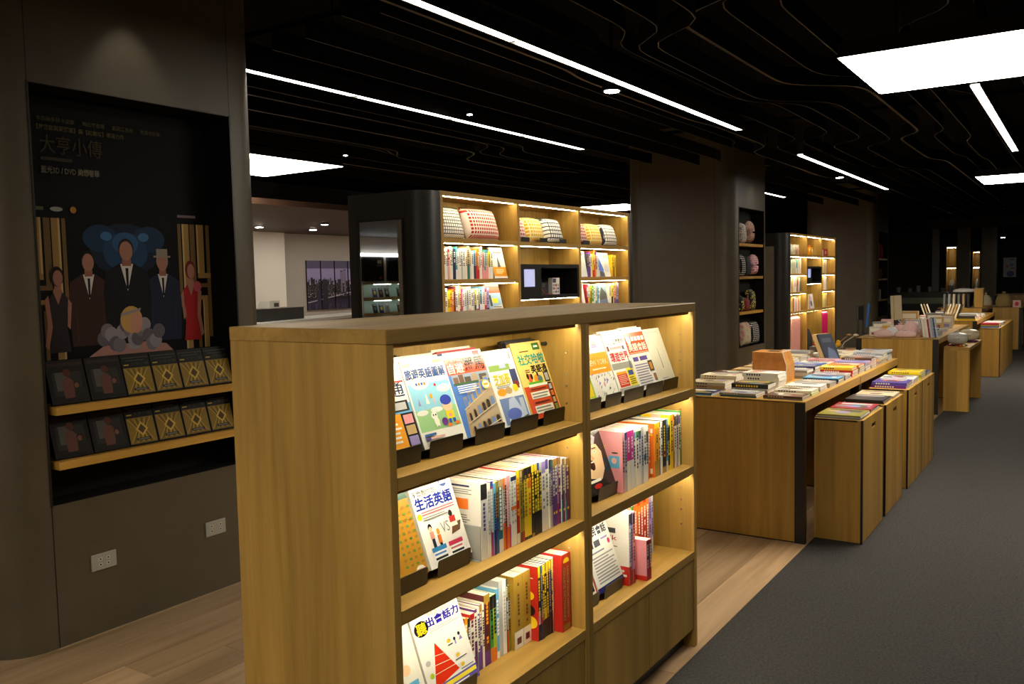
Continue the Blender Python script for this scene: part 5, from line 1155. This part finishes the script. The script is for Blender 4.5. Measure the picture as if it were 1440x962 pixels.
# film department at the wall behind the viewpoint: what the mirror in the bookcase end shows
XM = U2X[0]-.187
def mxp(u, v): p = aty(u, v, YB1); return 2*XM-p.x, p.z
sg = 'black department signs'
for k, (ua, ub) in enumerate(((508, 537.5), (543, 584))):
    xa, xb = sorted((mxp(ua, 380)[0], mxp(ub, 380)[0]))
    o = link('department_sign', MB().box(-(xb-xa)/2, 0, 0, (xb-xa)/2, .05, .50).mesh('department_sign', mat('141416', .4))); o.location = ((xa+xb)/2, YB1-.052, 1.55)
    tag(o, ['black film department sign, nearer the corner in the mirror', 'wider black film department sign beside the white post'][k], 'sign', sg)
    printed('sign_print', xb-xa, .50, [('r', .12, .72, .20, .86, 'ivory'), ('r', .22, .72, .30, .86, 'ivory'), ('r', .12, .63, .36, .66, 'silver'), ('r', .14, .10, .21, .17, 'orange')], o)
    for j, (zt, zb_) in enumerate(((1.52, 1.22), (1.19, .90))):
        t = thing('film_shelf', f'{["upper", "lower"][j]} lit film shelf under the {["corner", "wider"][k]} black sign', 'shelf', ((xa+xb)/2, YB1-.30, zb_), 0, 'lit film shelves')
        hw = (xb-xa)/2-.04
        MB().box(-hw, 0, -.025, hw, .298, 0).build('board', OAK['x'], t); MB().box(-hw, .29, 0, hw, .298, zt-zb_-.03).build('back', mat('C2D6CE', .6), t)
        MB().box(-hw, .0, zt-zb_-.03, hw, .298, zt-zb_-.004).build('top', OAK['x'], t); MB().box(-hw+.02, .02, zt-zb_-.04, hw-.02, .035, zt-zb_-.0305).build('led_strip', emit('E8FFF4', 9.0, 'cool_led_glow'), t)
        n_ = 5 if k else 3
        for q in range(n_):
            cc = ['1C1C22', '2A2A30', '8A8A90', '3A2A24', 'D8C020', '2E2A5A', '5A4A8A', 'C8C8C8'][(q*3+j*2+k*5) % 8]
            o = link('film_case', MB().box(-.06, 0, 0, .06, .014, .19).mesh('film_case', mat(cc, .3))); o.location = ((xa+xb)/2-hw+.09+q*(2*hw-.18)/(n_-1), YB1-.25, zb_+.006); o.rotation_euler = (-math.radians(12), 0, 0)
            tag(o, f'film case, {ordw(q+1)} from left on the {["upper", "lower"][j]} shelf under the {["corner", "wider"][k]} sign', 'film case', 'film cases of the film department')
            printed('case_print', .12, .19, [('e', .5, .5, .25, .22, ['silver', '8A6A5A', 'yellow', '6A6A7A'][(q+j) % 4]), ('r', .1, .84, .9, .92, 'silver')], o)
xa, xb = sorted((mxp(506, 358)[0], mxp(590, 358)[0]))
t = thing('wall_light', 'long white wall light above the black film signs', 'wall light', ((xa+xb)/2, YB1-.05, 2.06), 0)
MB().box(-(xb-xa)/2, 0, 0, (xb-xa)/2, .03, .055).build('tube', emit('FFFFFF', 7.0, 'wall_tube_glow'), t); MB().box(-(xb-xa)/2, .03, 0, (xb-xa)/2, .0495, .06).build('housing', mat('white', .5), t)

# ================================================================== DISPLAY TABLES
def table(x0, x1, y0, y1, label, H=.8):
    t = thing('display_table', label, 'table', (x0, y0, 0), 0, 'oak display tables'); W = x1-x0; D = y1-y0
    MB().box(.006, 0, H-.054, W-.006, D, H-.0062).box(0, 0, H-.006, W, D, H).build('table_top', OAKT['x'], t)
    MB().box(0, 0, H-.0095, .0058, D, H-.0062).box(W-.0058, 0, H-.0095, W, D, H-.0062).build('edge_trim', BLACKM, t)
    for s_ in (0, 1):
        X = lambda v: v if s_ == 0 else W-v
        def bb(mb, xa, ya, za, xb, yb, zb_): return mb.box(min(X(xa), X(xb)), ya, za, max(X(xa), X(xb)), yb, zb_)
        bb(bb(MB(), .001, .0582, .008, .024, D-.0582, H-.0545), .001, .0582, H-.0545, .0057, D-.0582, H-.0096).build('end_panel', OAKT['z'], t)
        for b in (.0005, D-.058):
            bb(bb(MB(), .0, b, 0, .03, b+.0575, H-.0545), .0, b, H-.0545, .0057, b+.0575, H-.0096).build('corner_post', BLACKM, t)
        bb(MB(), .006, .0582, 0, .02, D-.0582, .008).build('foot_strip', BLACKM, t)
    MB().box(.031, D/2-.01, .05, W-.031, D/2+.01, H-.0545).build('centre_panel', OAKT['x'], t)
    return t
def box(x0, x1, y0, y1, label, H=.693):
    t = thing('display_box', label, 'box', (x0, y0, 0), 0, 'oak pull-out display boxes'); W = x1-x0; D = y1-y0
    MB().box(0, .012, .006, W, D, H-.012).build('body', OAKT['z'], t)
    MB().box(0, .012, H-.0118, W, D, H).build('lid', OAKT['x'], t)
    fp = MB(); sx0, sx1, sz0, sz1 = W/2-.055, W/2+.055, H-.075, H-.05
    fp.box(.014, 0, .006, W-.014, .0118, sz0).box(.014, 0, sz1, W-.014, .0118, H).box(.014, 0, sz0, sx0, .0118, sz1).box(sx1, 0, sz0, W-.014, .0118, sz1)
    fp.build('front_panel', OAKT['z'], t)
    MB().box(sx0, .0085, sz0, sx1, .0117, sz1).build('finger_slot', DARKHOLE, t)
    for a in (0, W-.0138): MB().box(a, .0004, 0, a+.0138, .0118, H).build('edge_trim', BLACKM, t)
    MB().box(-.0012, .03, H-.010, .0, D, H-.002).build('rim', BLACKM, t)
    MB().box(.01, .02, 0, W-.01, D, .006).build('foot_strip', BLACKM, t)
    return t
def flat(x, y, z, L, W, t, col, label, group, top=None, rz=0, hard=False):
    e = .0012
    o = link('book', MB().box(-W/2, -L/2, 0, W/2, L/2, e).box(-W/2, -L/2, t-e, W/2, L/2, t).box(-W/2, -L/2, e, -W/2+e, L/2, t-e).mesh('book', mat(col, .35)))
    MB().box(-W/2+e, -L/2+.001, e, W/2-.001, L/2-.001, t-e).build('page_block', PAGES, o)
    o.location = (x, y, z); o.rotation_euler = (0, 0, rz); tag(o, label, 'book', group)
    if top: printed('cover_print', W, L, top, o, frame='z', origin=(0, 0, t), base=.0002, step=.00004)
    if t > .011:
        k = CONTRAST.get(col, 'charcoal')
        printed('spine_print', L, t, [('r', .12+.07*q, .3, .165+.07*q, .72, k) for q in range(random.randint(4, 9))], o, frame='-x', origin=(-W/2, 0, 0))
    return o
def cov(col):
    "a busy little cover: blocks, a title bar and a picture"
    pal = ['charcoal', 'grey', 'silver', 'ivory', 'tan', 'brown', 'teal', 'navy', 'crimson', 'orange', 'olive', 'lilac', 'beige', col]
    els = []
    for q in range(random.randint(3, 6)):
        x0, y0 = random.uniform(.05, .7), random.uniform(.05, .7)
        els.append(('r', x0, y0, min(.95, x0+random.uniform(.1, .4)), min(.95, y0+random.uniform(.1, .5)), random.choice(pal)))
    els.append(('r', .72, .12, .86, .88, CONTRAST.get(col, 'charcoal'))); els.append(('e', random.uniform(.3, .6), .5, .13, .18, random.choice(pal)))
    return els
def stack(x, y, L, W, cols, where, group, z=.8, th=None):
    zz = z+.0008; n = len(cols)
    for i, c in enumerate(cols):
        t = (th or random.uniform(.012, .022))
        if isinstance(c, tuple): c, t = c
        pos = 'top' if i == n-1 else ('lowest' if i == 0 else f'{ordw(n-i)} from top')
        lb = f'{c} book lying alone, {where}' if n == 1 else f'{c} book, {pos} in stack, {where}'
        flat(x+random.uniform(-.004, .004), y+random.uniform(-.004, .004), zz, L*random.uniform(.95, 1), W*random.uniform(.95, 1), t, c, lb, group, cov(c) if i == n-1 else None, math.radians(random.uniform(-1.2, 1.2)))
        zz += t+.0006
    return zz
TY0, TY1 = 1.28, 2.092
table(4.826, 6.218, TY0, TY1, 'nearest oak display table, end panel facing the low bookcase')
table(6.222, 7.620, TY0, TY1, 'second oak display table, behind the nearest one')
gb1 = 'oak boxes along the carpet'
for k, (a, b, lb) in enumerate(((4.973, 5.545, 'nearest oak display box on the carpet, magazines on top'), (5.626, 6.208, 'second oak display box, dark magazines on top'),
                               (6.425, 7.028, 'third oak display box with purple books'), (7.034, 7.634, 'fourth oak display box with yellow-green books'))):
    box(a, b, 1.008, 1.268, lb)
# boxes on the aisle's other side of the same tables
for k, (a, b, lb) in enumerate(((5.05, 5.62, 'oak display box behind the nearest table, toward the bookcase'), (5.70, 6.2, 'oak display box behind the nearest table with violet books'), (6.4, 7.0, 'oak display box behind the second table'), (7.05, 7.6, 'last oak display box behind the second table'))):
    box(a, b, 2.105, 2.40, lb)
T1G = 'books on the near display tables'
rowR = [[('grey', .008), ('brown', .012)], [('lime', .012), ('ivory', .016)], [('silver', .014), ('ivory', .016)], [('grey', .010), ('tan', .008), ('grey', .008)], [('grey', .012), ('navy', .016), ('sky', .006)], [('grey', .012), ('lilac', .012), ('silver', .010)],
        [('red', .022), ('red', .022), ('yellow', .018)], [('silver', .016), ('grey', .014), ('olive', .014), ('orange', .014)], ['grey', 'silver', 'grey', 'lilac'], ['grey', 'rose', 'pink', ('brown', .016)], ['grey', 'lilac', 'amber', 'silver'], ['silver', 'grey', 'silver', 'grey', 'silver'], ['grey', 'silver', 'sky', 'grey', 'silver']]
rowM = [[('teal', .010), ('grey', .012)], [('grey', .014), ('silver', .012), ('black', .026)], [('white', .024), ('white', .024), ('ivory', .024), ('white', .024)], None, None, [('grey', .018), ('silver', .018), ('grey', .018)], ['crimson', 'grey', 'navy'], ['silver', 'grey', 'blue'],
        ['grey', 'red', 'ivory'], ['cream', 'grey', 'pink'], None, ['grey', 'yellow', 'cream'], ['rose', 'grey', 'crimson', 'cream']]
rowL = [[('sky', .006), ('navy', .006)], ['beige', 'tan', 'beige'], ['tan', 'rose', 'beige', 'cream'], [('grey', .016), ('brown', .016), ('charcoal', .016), ('brown', .016)], [('grey', .014), ('tan', .014), ('brown', .01)], ['grey', 'rose', 'tan'], ['orange', 'beige', 'tan'],
        ['silver', 'orange', 'grey', 'silver'], ['grey', 'ivory', 'silver', 'tan'], ['silver', 'cream', 'silver', 'beige'], ['grey', 'white', 'silver', 'beige', 'grey'], ['cream', 'pink', 'ivory'], ['white', 'cream']]
for nm, yc, L, rows in (('carpet-side', 1.418, .222, rowR), ('middle', 1.672, .225, rowM), ('far-side', 1.945, .245, rowL)):
    for k, st in enumerate(rows):
        if not st: continue
        W = .168 if not (k == 0 and nm == 'far-side') else .19
        if nm == 'far-side' and k > 6: far_stack(4.945+k*.209, yc, L, W, st); continue
        stack(4.945+k*.209, yc, L, W, st, f'place {k+1} of the {nm} row, near tables'.replace('place '+str(k+1), ordw(k+1)+' place'), T1G)
bt = .693
for k, (x, sts) in enumerate(((5.26, [[('grey', .007), ('silver', .006), ('olive', .007)], [('grey', .006), ('maroon', .006), ('crimson', .006)]]), (5.92, [[('charcoal', .008), ('black', .008), ('charcoal', .006)], [('grey', .008), ('beige', .007)]]),
                             (6.73, [[('purple', .02), ('violet', .02)], [('white', .012), ('rose', .014), ('white', .010)]]), (7.33, [[('lime', .018), ('olive', .018), ('yellow', .018)], [('green', .012), ('navy', .014)]]))):
    for j, st in enumerate(sts):
        stack(x-.145+.29*j, 1.142, .235 if k else .24, .25, st, f'{["near", "far"][j]} half of the {ordw(k+1)} carpet-side box', 'books on the oak boxes', z=bt)
for k, (x, st) in enumerate(((5.2, ['beige', 'tan', 'cream']), (5.46, ['grey', 'silver']), (5.83, [('violet', .03), ('violet', .03)]), (6.06, ['violet', 'lilac', 'violet']), (6.55, ['orange', 'beige', 'charcoal']), (6.83, ['rose', 'cream', 'orange']), (7.2, ['ivory', 'grey', 'beige', 'brown']), (7.45, ['cream', 'rose', 'silver']))):
    far_stack(x, 2.255, .23, .19, st, z=bt)
# copper-coloured collection box
t = thing('collection_box', 'copper-orange collection box with a black slot, among the books', 'box', (5.66, 1.735, .8012))
CUP = noisy('copper_board', 'B0702F', 'CF9450', 9, rough=.35)
MB().prism([(-.112, 0), (.112, 0), (.112, .195), (-.085, .195), (-.112, .11)], 0, .19, axis='x').build('body', CUP, t, bevel=.002)
MB().box(.05, -.05, .1952, .13, .03, .1965).build('slot', DARKHOLE, t)
MB().tube([(-.001, -.1135, .002), (-.001, -.1135, .11), (-.001, -.086, .1965), (.19, -.086, .1965)], .003, 6).build('rim', mat('E6DCC8', .4), t)
# three books propped up on the second table
for k in range(3):
    o = link('book', MB().box(-.085, 0, 0, .085, .016, .24).mesh('book', mat(['2E3440', 'tan', 'tan'][k], .35)))
    o.rotation_euler = (-math.radians(24), 0, math.radians(-22)); o.location = (7.00+.0075*k, 1.63+.0187*k, .803+.0085); tag(o, ['dark-covered book propped at the front of three on the second table', 'tan book behind the dark propped book', 'rearmost tan book of the three propped ones'][k], 'book', 'propped books on the second table')
    if k == 0: printed('cover_print', .17, .24, [('p', [(.1, .05), (.9, .05), (.8, .4), (.4, .55)], '5A6680'), ('r', .15, .7, .8, .85, '4A505A')], o)
# round dark stool behind the tables
t = thing('stool', 'round dark upholstered stool behind the near table', 'stool', (7.55, 3.05, 0))
MB().lathe([(.30, .0), (.32, .02), (.32, .30)], n=32).build('base', mat('2A2D33', .5), t, smooth=False)
MB().lathe([(.325, .3005), (.345, .33), (.345, .40), (.31, .44), (.15, .455)], n=32).build('cushion', mat('3E454E', .4), t, smooth=True)

# ---- second group of tables
table(9.958, 11.35, TY0, TY1+.005, 'oak table with pink pouches beyond the near tables')
table(11.354, 12.75, TY0, TY1+.005, 'oak table behind the pink-pouch table')
t = thing('side_table', 'low oak side table with two lidded pots by the carpet', 'table', (10.303, 1.024, 0))
MB().box(0, 0, .655, 1.25, .25, .69).build('table_top', OAKT['x'], t, bevel=.001)
for a in (.0, 1.215): MB().box(a, 0.0004, 0, a+.035, .2496, .6548).build('side_panel', OAKT['z'], t, bevel=.001)
def pot(x, y, c, label):
    t = thing('lidded_pot', label, 'pot', (x, y, .7085), 0, 'lidded ceramic pots'); P = mat(c, .2)
    MB().lathe([(.05, 0), (.085, .015), (.105, .05), (.098, .09), (.094, .095)], n=28).build('body', P, t, smooth=True)
    MB().lathe([(.1, .0955), (.1, .103), (.07, .122), (.02, .130)], n=28).build('lid', P, t, smooth=True)
    MB().lathe([(.010, .1302), (.018, .140), (.012, .148)], n=12).build('knob', P, t, smooth=True)
    for s in (-1, 1): MB().tube([(s*.098, -.02, .07), (s*.120, 0, .075), (s*.098, .02, .07)], .007, 6).build('handle', P, t)
    printed('face_print', .10, .05, [('r', .2, .5, .32, .62, 'charcoal'), ('r', .65, .5, .77, .62, 'charcoal'), ('r', .42, .3, .56, .38, 'charcoal')], t, frame='-x', origin=(-.104, 0, .03))
def trivet(x, y, label, cs):
    t = thing('bead_trivet', label, 'trivet', (x, y, .6912), 0, 'beaded trivets')
    for k in range(14):
        a = 2*math.pi*k/14
        MB().lathe([(.004, 0), (.012, .003), (.014, .008), (.012, .0135), (.004, .0165)], .085*math.cos(a), .085*math.sin(a), 8).build('bead', mat(cs[k % len(cs)], .4), t, smooth=True)
    MB().lathe([(.07, .0), (.07, .01)], n=20).build('pad', mat(cs[0], .8), t)
pa, pb = at(1341, 485, .70), at(1363, 479.5, .70)
trivet(pa.x, min(pa.y, 1.165), 'rainbow bead trivet under the grey pot', ['black', 'red', 'orange', 'yellow', 'teal', 'crimson']); trivet(pb.x, pb.y, 'purple bead trivet under the cream pot', ['purple', 'maroon'])
pot(pa.x, min(pa.y, 1.165), 'C9C8C2', 'grey-white lidded pot, nearer of the two pots'); pot(pb.x, pb.y, 'DFD2AE', 'cream lidded pot, farther of the two pots')
PKF = spots('cloth_pink_floral', 'C88A90', 'E6C6C2', 30)
gq = 'gifts on the pink-pouch table'
def lump(name, x, y, w, h, d, m, label, cat, z=.8):
    t = link(name, MB().lathe([(.38, 0), (.5, .12), (.5, .45), (.42, .75), (.25, .95), (.06, 1.0)], n=18).mesh(name, m, True)); t.scale = (d, w, h); t.location = (x, y, z+.001); tag(t, label, cat, gq); 
    MB().lathe([(.05, .98), (.08, 1.06), (.16, 1.14)], n=10).build('tie', m, t, smooth=True)
    return t
lump('cloth_pouch', 10.06, 1.84, .20, .085, .16, PKF, 'pink floral pouch at the left front corner of the table', 'pouch')
lump('cloth_pouch', 10.12, 1.625, .22, .075, .17, PKF, 'flat pink floral pouch in the middle of the table', 'pouch')
lump('cloth_pouch', 10.42, 1.62, .17, .16, .15, PKF, 'tall pink floral pouch behind the flat one', 'pouch')
lump('gift_bag', 10.32, 1.80, .14, .10, .13, mat('D8D8DC', .3), 'white gift bag beside the yellow cup', 'bag')
jar(10.46, 1.86, .8, .07, .13, 'E0A848', 'yellow cup among the gifts on the pouch table', gq, 'D8C8A0')
for k, (c, h_) in enumerate((('white', .21), ('cream', .2), ('white', .215), ('crimson', .20), ('silver', .21), ('8FA0B8', .22), ('2E3E66', .215), ('A9B6C6', .225))):
    o = link('book', MB().box(0, -.08, 0, .016, .08, h_).mesh('book', mat(c, .4))); o.rotation_euler = (0, -math.radians(8), math.radians(-90+8)); o.location = (10.16+.0, 1.455-.0185*k, .8035)
    MB().box(.002, -.079, .0005, .014, .0805, h_+.0005).build('page_block', PAGES, o)
    tag(o, f'upright book, {ordw(k+1)} from left of the upright row on the pouch table', 'book', 'upright books on the pouch table')
for k, (x, y) in enumerate(((10.7, 1.5), (10.95, 1.75), (11.15, 1.45))):
    stack(x, y, .22, .18, [['silver', 'white'], ['ivory', 'grey', 'white'], ['rose', 'silver']][k], f'{ordw(k+1)} stack on the pouch table', 'books on the pouch table')
for k, (x, y, w_, h_, c, nm) in enumerate(((10.30, 1.96, .12, .10, 'D8D4C8', 'cream'), (10.62, 1.98, .14, .14, 'grey', 'grey'), (10.80, 1.93, .12, .16, 'rose', 'rose'), (11.02, 2.0, .15, .12, 'white', 'white'), (10.92, 1.50, .13, .09, 'B8A0A8', 'dusty pink'), (11.22, 1.72, .16, .14, 'silver', 'silver'), (11.5, 1.5, .14, .16, 'C8B070', 'straw-coloured'), (11.55, 1.72, .18, .12, 'charcoal', 'charcoal'), (11.85, 1.45, .16, .15, 'CFC9BE', 'pale'), (12.1, 1.6, .2, .18, 'grey', 'dull grey'), (12.4, 1.5, .16, .15, 'A89060', 'brown paper'), (12.15, 1.9, .2, .2, 'tan', 'tan'))):
    pack(x, y, .8, w_, .10, h_, [('r', .1, .55, .9, .85, 'ivory'), ('r', .2, .15, .8, .4, random.choice(['crimson', 'teal', 'tan', 'lilac']))], c, f'{nm} gift box on the pouch tables', gq, math.radians(-90))
lump('cloth_pouch', 10.60, 1.76, .18, .11, .15, PKF, 'pink floral pouch behind the tall one', 'pouch')
t = thing('chopstick_cup', 'cup of chopsticks among the pouches', 'cup', (10.30, 1.475, .801))
MB().lathe([(.03, 0), (.034, .005), (.036, .085)], n=14).build('cup', mat('B8938C', .5), t)
for k in range(5): MB().tube([(.0, 0, .02), (.02*math.cos(k*1.3), .02*math.sin(k*1.3), .12), (.05*math.cos(k*1.3), .05*math.sin(k*1.3), .23)], .003, 5).build('chopstick', mat(['CDB98A', '6A4A30'][k % 2], .5), t)
t = thing('silver_ornament', 'tangle of silver ornaments on a grey box', 'ornament', (10.55, 1.40, .801))
MB().box(-.09, -.07, 0, .09, .07, .05).build('box', mat('8E9094', .4), t)
for k in range(7):
    MB().tube([(.05*math.cos(k), .05*math.sin(k*1.7), .055+.006*k), (.06*math.cos(k+1.5), .05*math.sin(k+2), .075+.004*k), (.03*math.cos(k+3), .05*math.sin(k+3.5), .06)], .006, 6).build('loop', mat('D6D8DC', .18, .8), t)
# tray of small toys left of the pouch table
t = thing('side_table', 'small oak side table with toys left of the pouch table', 'table', (9.5, 2.13, 0))
MB().box(0, 0, .62, .75, .42, .66).build('table_top', OAKT['x'], t)
for a in (0.0, .72): MB().box(a, .0005, 0, a+.03, .4195, .6198).build('side_panel', OAKT['z'], t)
t = thing('toy_tray', 'clear-sided tray of yellow toys on the small side table', 'tray', (9.62, 2.32, .6612))
MB().box(-.08, -.17, 0, .08, .17, .06).build('tray', mat('6A5A50', .3), t)
for k in range(4): MB().lathe([(.01, .0), (.03, .012), (.032, .03), (.02, .045), (.024, .06), (.008, .075)], -.03+.02*(k % 2), -.12+.08*k, 10).build('toy', mat(['E8B020', 'E07020', 'E8B020', 'C84030'][k], .4), t).location.z = .0605
t = thing('paper_cup', 'white patterned cup on the small side table', 'cup', (9.60, 2.185, .7225+.0)) if False else None
for k, (y_, lean_) in enumerate(((2.22, .10), (2.17, .16))):
    t = thing('wooden_spoon', ['long wooden spoon leaning out of the toy tray', 'white ladle leaning beside the wooden spoon'][k], 'spoon', (9.70, y_+.05, .662), 0, 'spoons by the toy tray')
    MB().tube([(.03, .0, .006), (.03, -.05, .10), (.03, -.10-lean_*.3, .17)], .006, 6).build('handle', mat(['A8834E', 'D8CCB0'][k], .5), t)
    MB().lathe([(.004, 0), (.022, .006), (.03, .016), (.022, .026), (.004, .03)], .03, -.12-lean_*.3, 10).build('bowl', mat(['A8834E', 'D8CCB0'][k], .5), t, smooth=True).location.z = .165
# chair with blue loop behind
t = thing('chair', 'dark chair back with a bright blue looped strap, beyond the suitcases', 'chair', (15.75, 3.05, 0))
MB().box(-.22, -.22, .42, .22, .22, .46).build('seat', mat('1C1D20', .6), t, bevel=.01)
MB().box(-.22, .2, .70, .22, .23, .94).build('backrest', mat('17181B', .6), t, bevel=.008)
for a in (-.2, .2):
    for b in (-.2, .2): MB().box(a-.012, b-.012, 0, a+.012, b+.012, .4195 if b < 0 else .95).build('leg', BLACKM, t)
MB().tube([(.24, .15, .56), (.25, .12, .94), (.27, .12, .97), (.30, .12, .94), (.29, .15, .56)], .012, 8).build('strap', mat('2C6FC0', .4), t)

# ---- third group
table(13.75, 15.15, TY0, TY1, 'third oak table along the carpet, stacks of books')
table(15.154, 16.55, TY0, TY1, 'fourth oak table along the carpet')
box(13.847, 15.02, 1.0, 1.268, 'long oak display box by the third table'); box(15.03, 16.35, 1.0, 1.268, 'long oak display box by the fourth table')
for k in range(4):
    far_stack(14.02+.27*k, 1.135, .23, .2, [[('blue', .02), ('olive', .02), ('crimson', .02)], ['charcoal', 'yellow', 'rose'], ['silver', 'lilac', 'white'], ['silver', 'grey', 'silver']][k], z=bt)
for k in range(6):
    far_stack(13.86+.24*k, 1.42, .23, .2, [['yellow', 'olive', 'charcoal'], ['silver', 'rose', 'grey', 'white', 'silver'], ['silver', 'red', 'ivory', 'grey'], ['white', 'orange', 'silver', 'grey'], ['teal', 'silver', 'white'], ['grey', 'silver']][k])
for k in range(5):
    far_stack(13.86+.62*k if k != 1 else 14.1, 1.95, .22, .19, [['grey', 'white'], ['cream', 'silver', 'rose'], ['white', 'tan'], ['silver', 'white', 'grey'], ['ivory', 'rose']][k])
for k in range(9):      # books leaning one behind the other
    o = link('book', MB().box(-.009, -.08, 0, .009, .08, .22).mesh('book', mat(['cream', 'tan', 'ivory', 'brown', 'cream', 'beige', 'tan', 'cream', 'charcoal'][k], .45)))
    MB().box(-.007, -.0795, .001, .007, .0806, .2206).build('page_block', PAGES, o)
    s_ = -1 if k < 3 else 1
    o.rotation_euler = (0, s_*math.radians(18), math.radians(-80)); o.location = (14.33+.006*k, 2.02-.04*k-(.10 if k > 2 else 0), .8045); tag(o, f'tilted book, {ordw(k+1)} from left in the slanting row, third table', 'book', 'tilted books on the third table')
t = thing('calendar_rack', 'tall fan of cream cards on a dark easel, pouch table', 'card rack', (11.6, 1.95, .801))
MB().prism([(-.10, 0), (.10, 0), (.0, .12)], -.06, .06, axis='x').build('easel', mat('1A1A1C', .5), t)
for k in range(4):
    o = MB().box(-.05, -.004, 0, .05, .004, .30).build('card', mat(['D8CCA4', 'E4DCC0', 'CDBF94', 'E0D6B4'][k], .6), t); o.location = (.0, .03-.012*k, .115); o.rotation_euler = (0, math.radians(-3), math.radians(-60+6*k))
# ---- far end: bar counter, further tables, lit cabinets
t = thing('bar_counter', 'long dark bar counter with pale green band at the far end', 'counter', (21.0, 0, 0))
MB().box(.06, 1.9, 0, .7, 5.2, .80).build('body', mat('0E0E0D', .5), t); MB().box(.0, 1.85, .80, .7, 5.2, .935).build('glass_band', mat('6E7A66', .25), t); MB().box(-.04, 1.8, .935, .74, 5.2, 1.05).build('counter_top', mat('1A1613', .4), t)
gl = 'glassware on the bar counter'
for k in range(8):
    y_ = 2.0+.22*k+.03*(k % 3); 
    t = thing('glass', f'small glass, {ordw(k+1)} from the right on the far bar counter', 'glass', (21.2+.06*(k % 2), y_, 1.0508), 0, gl)
    MB().lathe([(.03, 0), (.04, .01), (.045, .09+.03*(k % 3))], n=12).build('bowl', mat('8A8884', .15), t)
table(18.78, 20.2, 1.0, 1.75, 'far oak table at the right edge of the view', H=.8)
table(16.9, 18.3, 1.45, 2.2, 'fifth oak table before the bar counter', H=.86)
for k in range(6):
    o = link('book', MB().box(-.015, -.08, 0, .015, .08, .24).mesh('book', mat(['grey', 'silver', 'cream', 'grey', 'tan', 'charcoal'][k], .5))); o.rotation_euler = (0, 0, math.radians(-90)); o.location = (17.05, 2.1-.075*k, .8612); tag(o, f'upright grey-toned book, {ordw(k+1)} from left on the fifth table', 'book', 'upright books on the fifth table')
t = thing('wood_pillar_stand', 'upright oak block display stand on the fifth table', 'display stand', (17.2, 1.58, .861)); MB().box(-.06, -.07, 0, .06, .07, .32).build('block', OAKT['z'], t, bevel=.003); MB().box(-.07, -.08, .32, .07, .08, .34).build('cap', mat('9A8A60', .5), t)
t = thing('hat_display', 'black block with a white cloth draped on top, far tables', 'display stand', (17.6, 1.85, .861)); MB().lathe([(.12, 0), (.14, .05), (.16, .26)], n=16).build('block', mat('121214', .6), t); MB().lathe([(.16, .2605), (.19, .28), (.17, .31), (.08, .33)], n=16).build('cloth', mat('E2E0DC', .8), t, smooth=True)
lump('cloth_pouch', 18.95, 1.32, .28, .26, .2, mat('A08850', .8), 'mustard cloth bag on the far right table', 'bag')
lump('cloth_pouch', 18.95, 1.62, .22, .24, .2, mat('C8BA98', .8), 'cream cloth bag on the far right table', 'bag')
pack(18.92, 1.10, .8, .13, .10, .13, [('e', .5, .5, .25, .3, 'red')], 'rose', 'rose box with a red mark at the far table\'s carpet corner', 'far gifts', math.radians(-90))
table(22.4, 23.8, .9, 1.75, 'last oak table under the far picture', H=.95)
pack(22.55, 1.05, .95, .25, .2, .2, [('r', .1, .3, .4, .7, 'crimson'), ('r', .6, .2, .8, .8, 'navy')], 'white', 'white box with red and navy marks on the last table', 'far gifts', math.radians(-90))
def cabinet(y0, y1, x, label, z1):
    t = thing('display_cabinet', label, 'cabinet', (x, (y0+y1)/2, 0), 0, 'narrow lit cabinets at the far end'); h = (y1-y0)/2
    MB().box(.0, -h, 0, .02, -h+.02, z1).box(.02, -h, 0, .4, -h+.02, z1).build('side_panel', OAK['z'], t); MB().box(0, h-.02, 0, .4, h, z1).build('side_panel', OAK['z'], t)
    MB().box(.38, -h+.02, 0, .4, h-.02, z1).build('back_panel', OAK['z'], t)
    for z in (z1, 1.62, .95): MB().box(0, -h+.02, z-.03, .38, h-.02, z).build('shelf', OAK['y'], t)
    for z in (z1, 1.62): MB().box(.02, -h+.03, z-.04, .035, h-.03, z-.0305).build('led_strip', LEDM, t)
    o = lump('cloth_bag', x+.2, (y0+y1)/2, h*1.2, .34, .2, LEO, label.split(' ')[0]+' bag hanging in the '+' '.join(label.split(' ')[1:]), 'bag', .95); o['group'] = 'bags in the far cabinets'
cabinet(2.88, 3.14, 25.6, 'wider lit cabinet at the far end, left of two', 2.16); cabinet(2.33, 2.52, 25.6, 'narrower lit cabinet at the far end, right of two', 2.02)
for k, (ya, yb, zt, lb) in enumerate(((3.30, 3.46, 2.28, 'grey'), (2.56, 2.86, 2.3, 'laminate'), (1.95, 2.30, 2.3, 'laminate'))):
    struct(MB().box(25.5, ya, 0, 25.95, yb, 2.62).build('wall_pier', mat('6E6C68', .4) if k == 0 else PANELM))
struct(MB().box(25.45, 1.2, 2.62, 29.9, 3.6, 2.9).build('wall_bulkhead', mat('2A2822', .6)))
o = link('wall_picture', MB().box(0, -.15, 0, .02, .15, .52).mesh('wall_picture', mat('E2E0DC', .6))); o.location = (26.9, 1.75, 1.32); tag(o, 'white picture with a blue disc on the far wall', 'picture')
printed('picture_print', .30, .52, [('e', .55, .16, .3, .15, '2E3E9A'), ('e', .3, .55, .12, .06, 'orange'), ('e', .65, .62, .16, .07, 'lilac'), ('r', .6, .42, .9, .47, 'red'), ('r', .5, .88, .8, .93, 'red')], o, frame='-x')
struct(MB().box(26.92, .6, 0, 27.0, 1.94, 2.6).build('wall_partition', DARKWALL))
downlight((24.5, 1.75, 2.3), 'bluish white downlight before the far picture', .05, .04, up=DECK)

# ---- the books too many or too far to pick apart, as one object
fb = FARB[0].build('far_books', FARB[1]); fb['kind'] = 'stuff'; fb['label'] = 'many small books on the far shelves, far tables and behind the near tables'; fb['category'] = 'books'
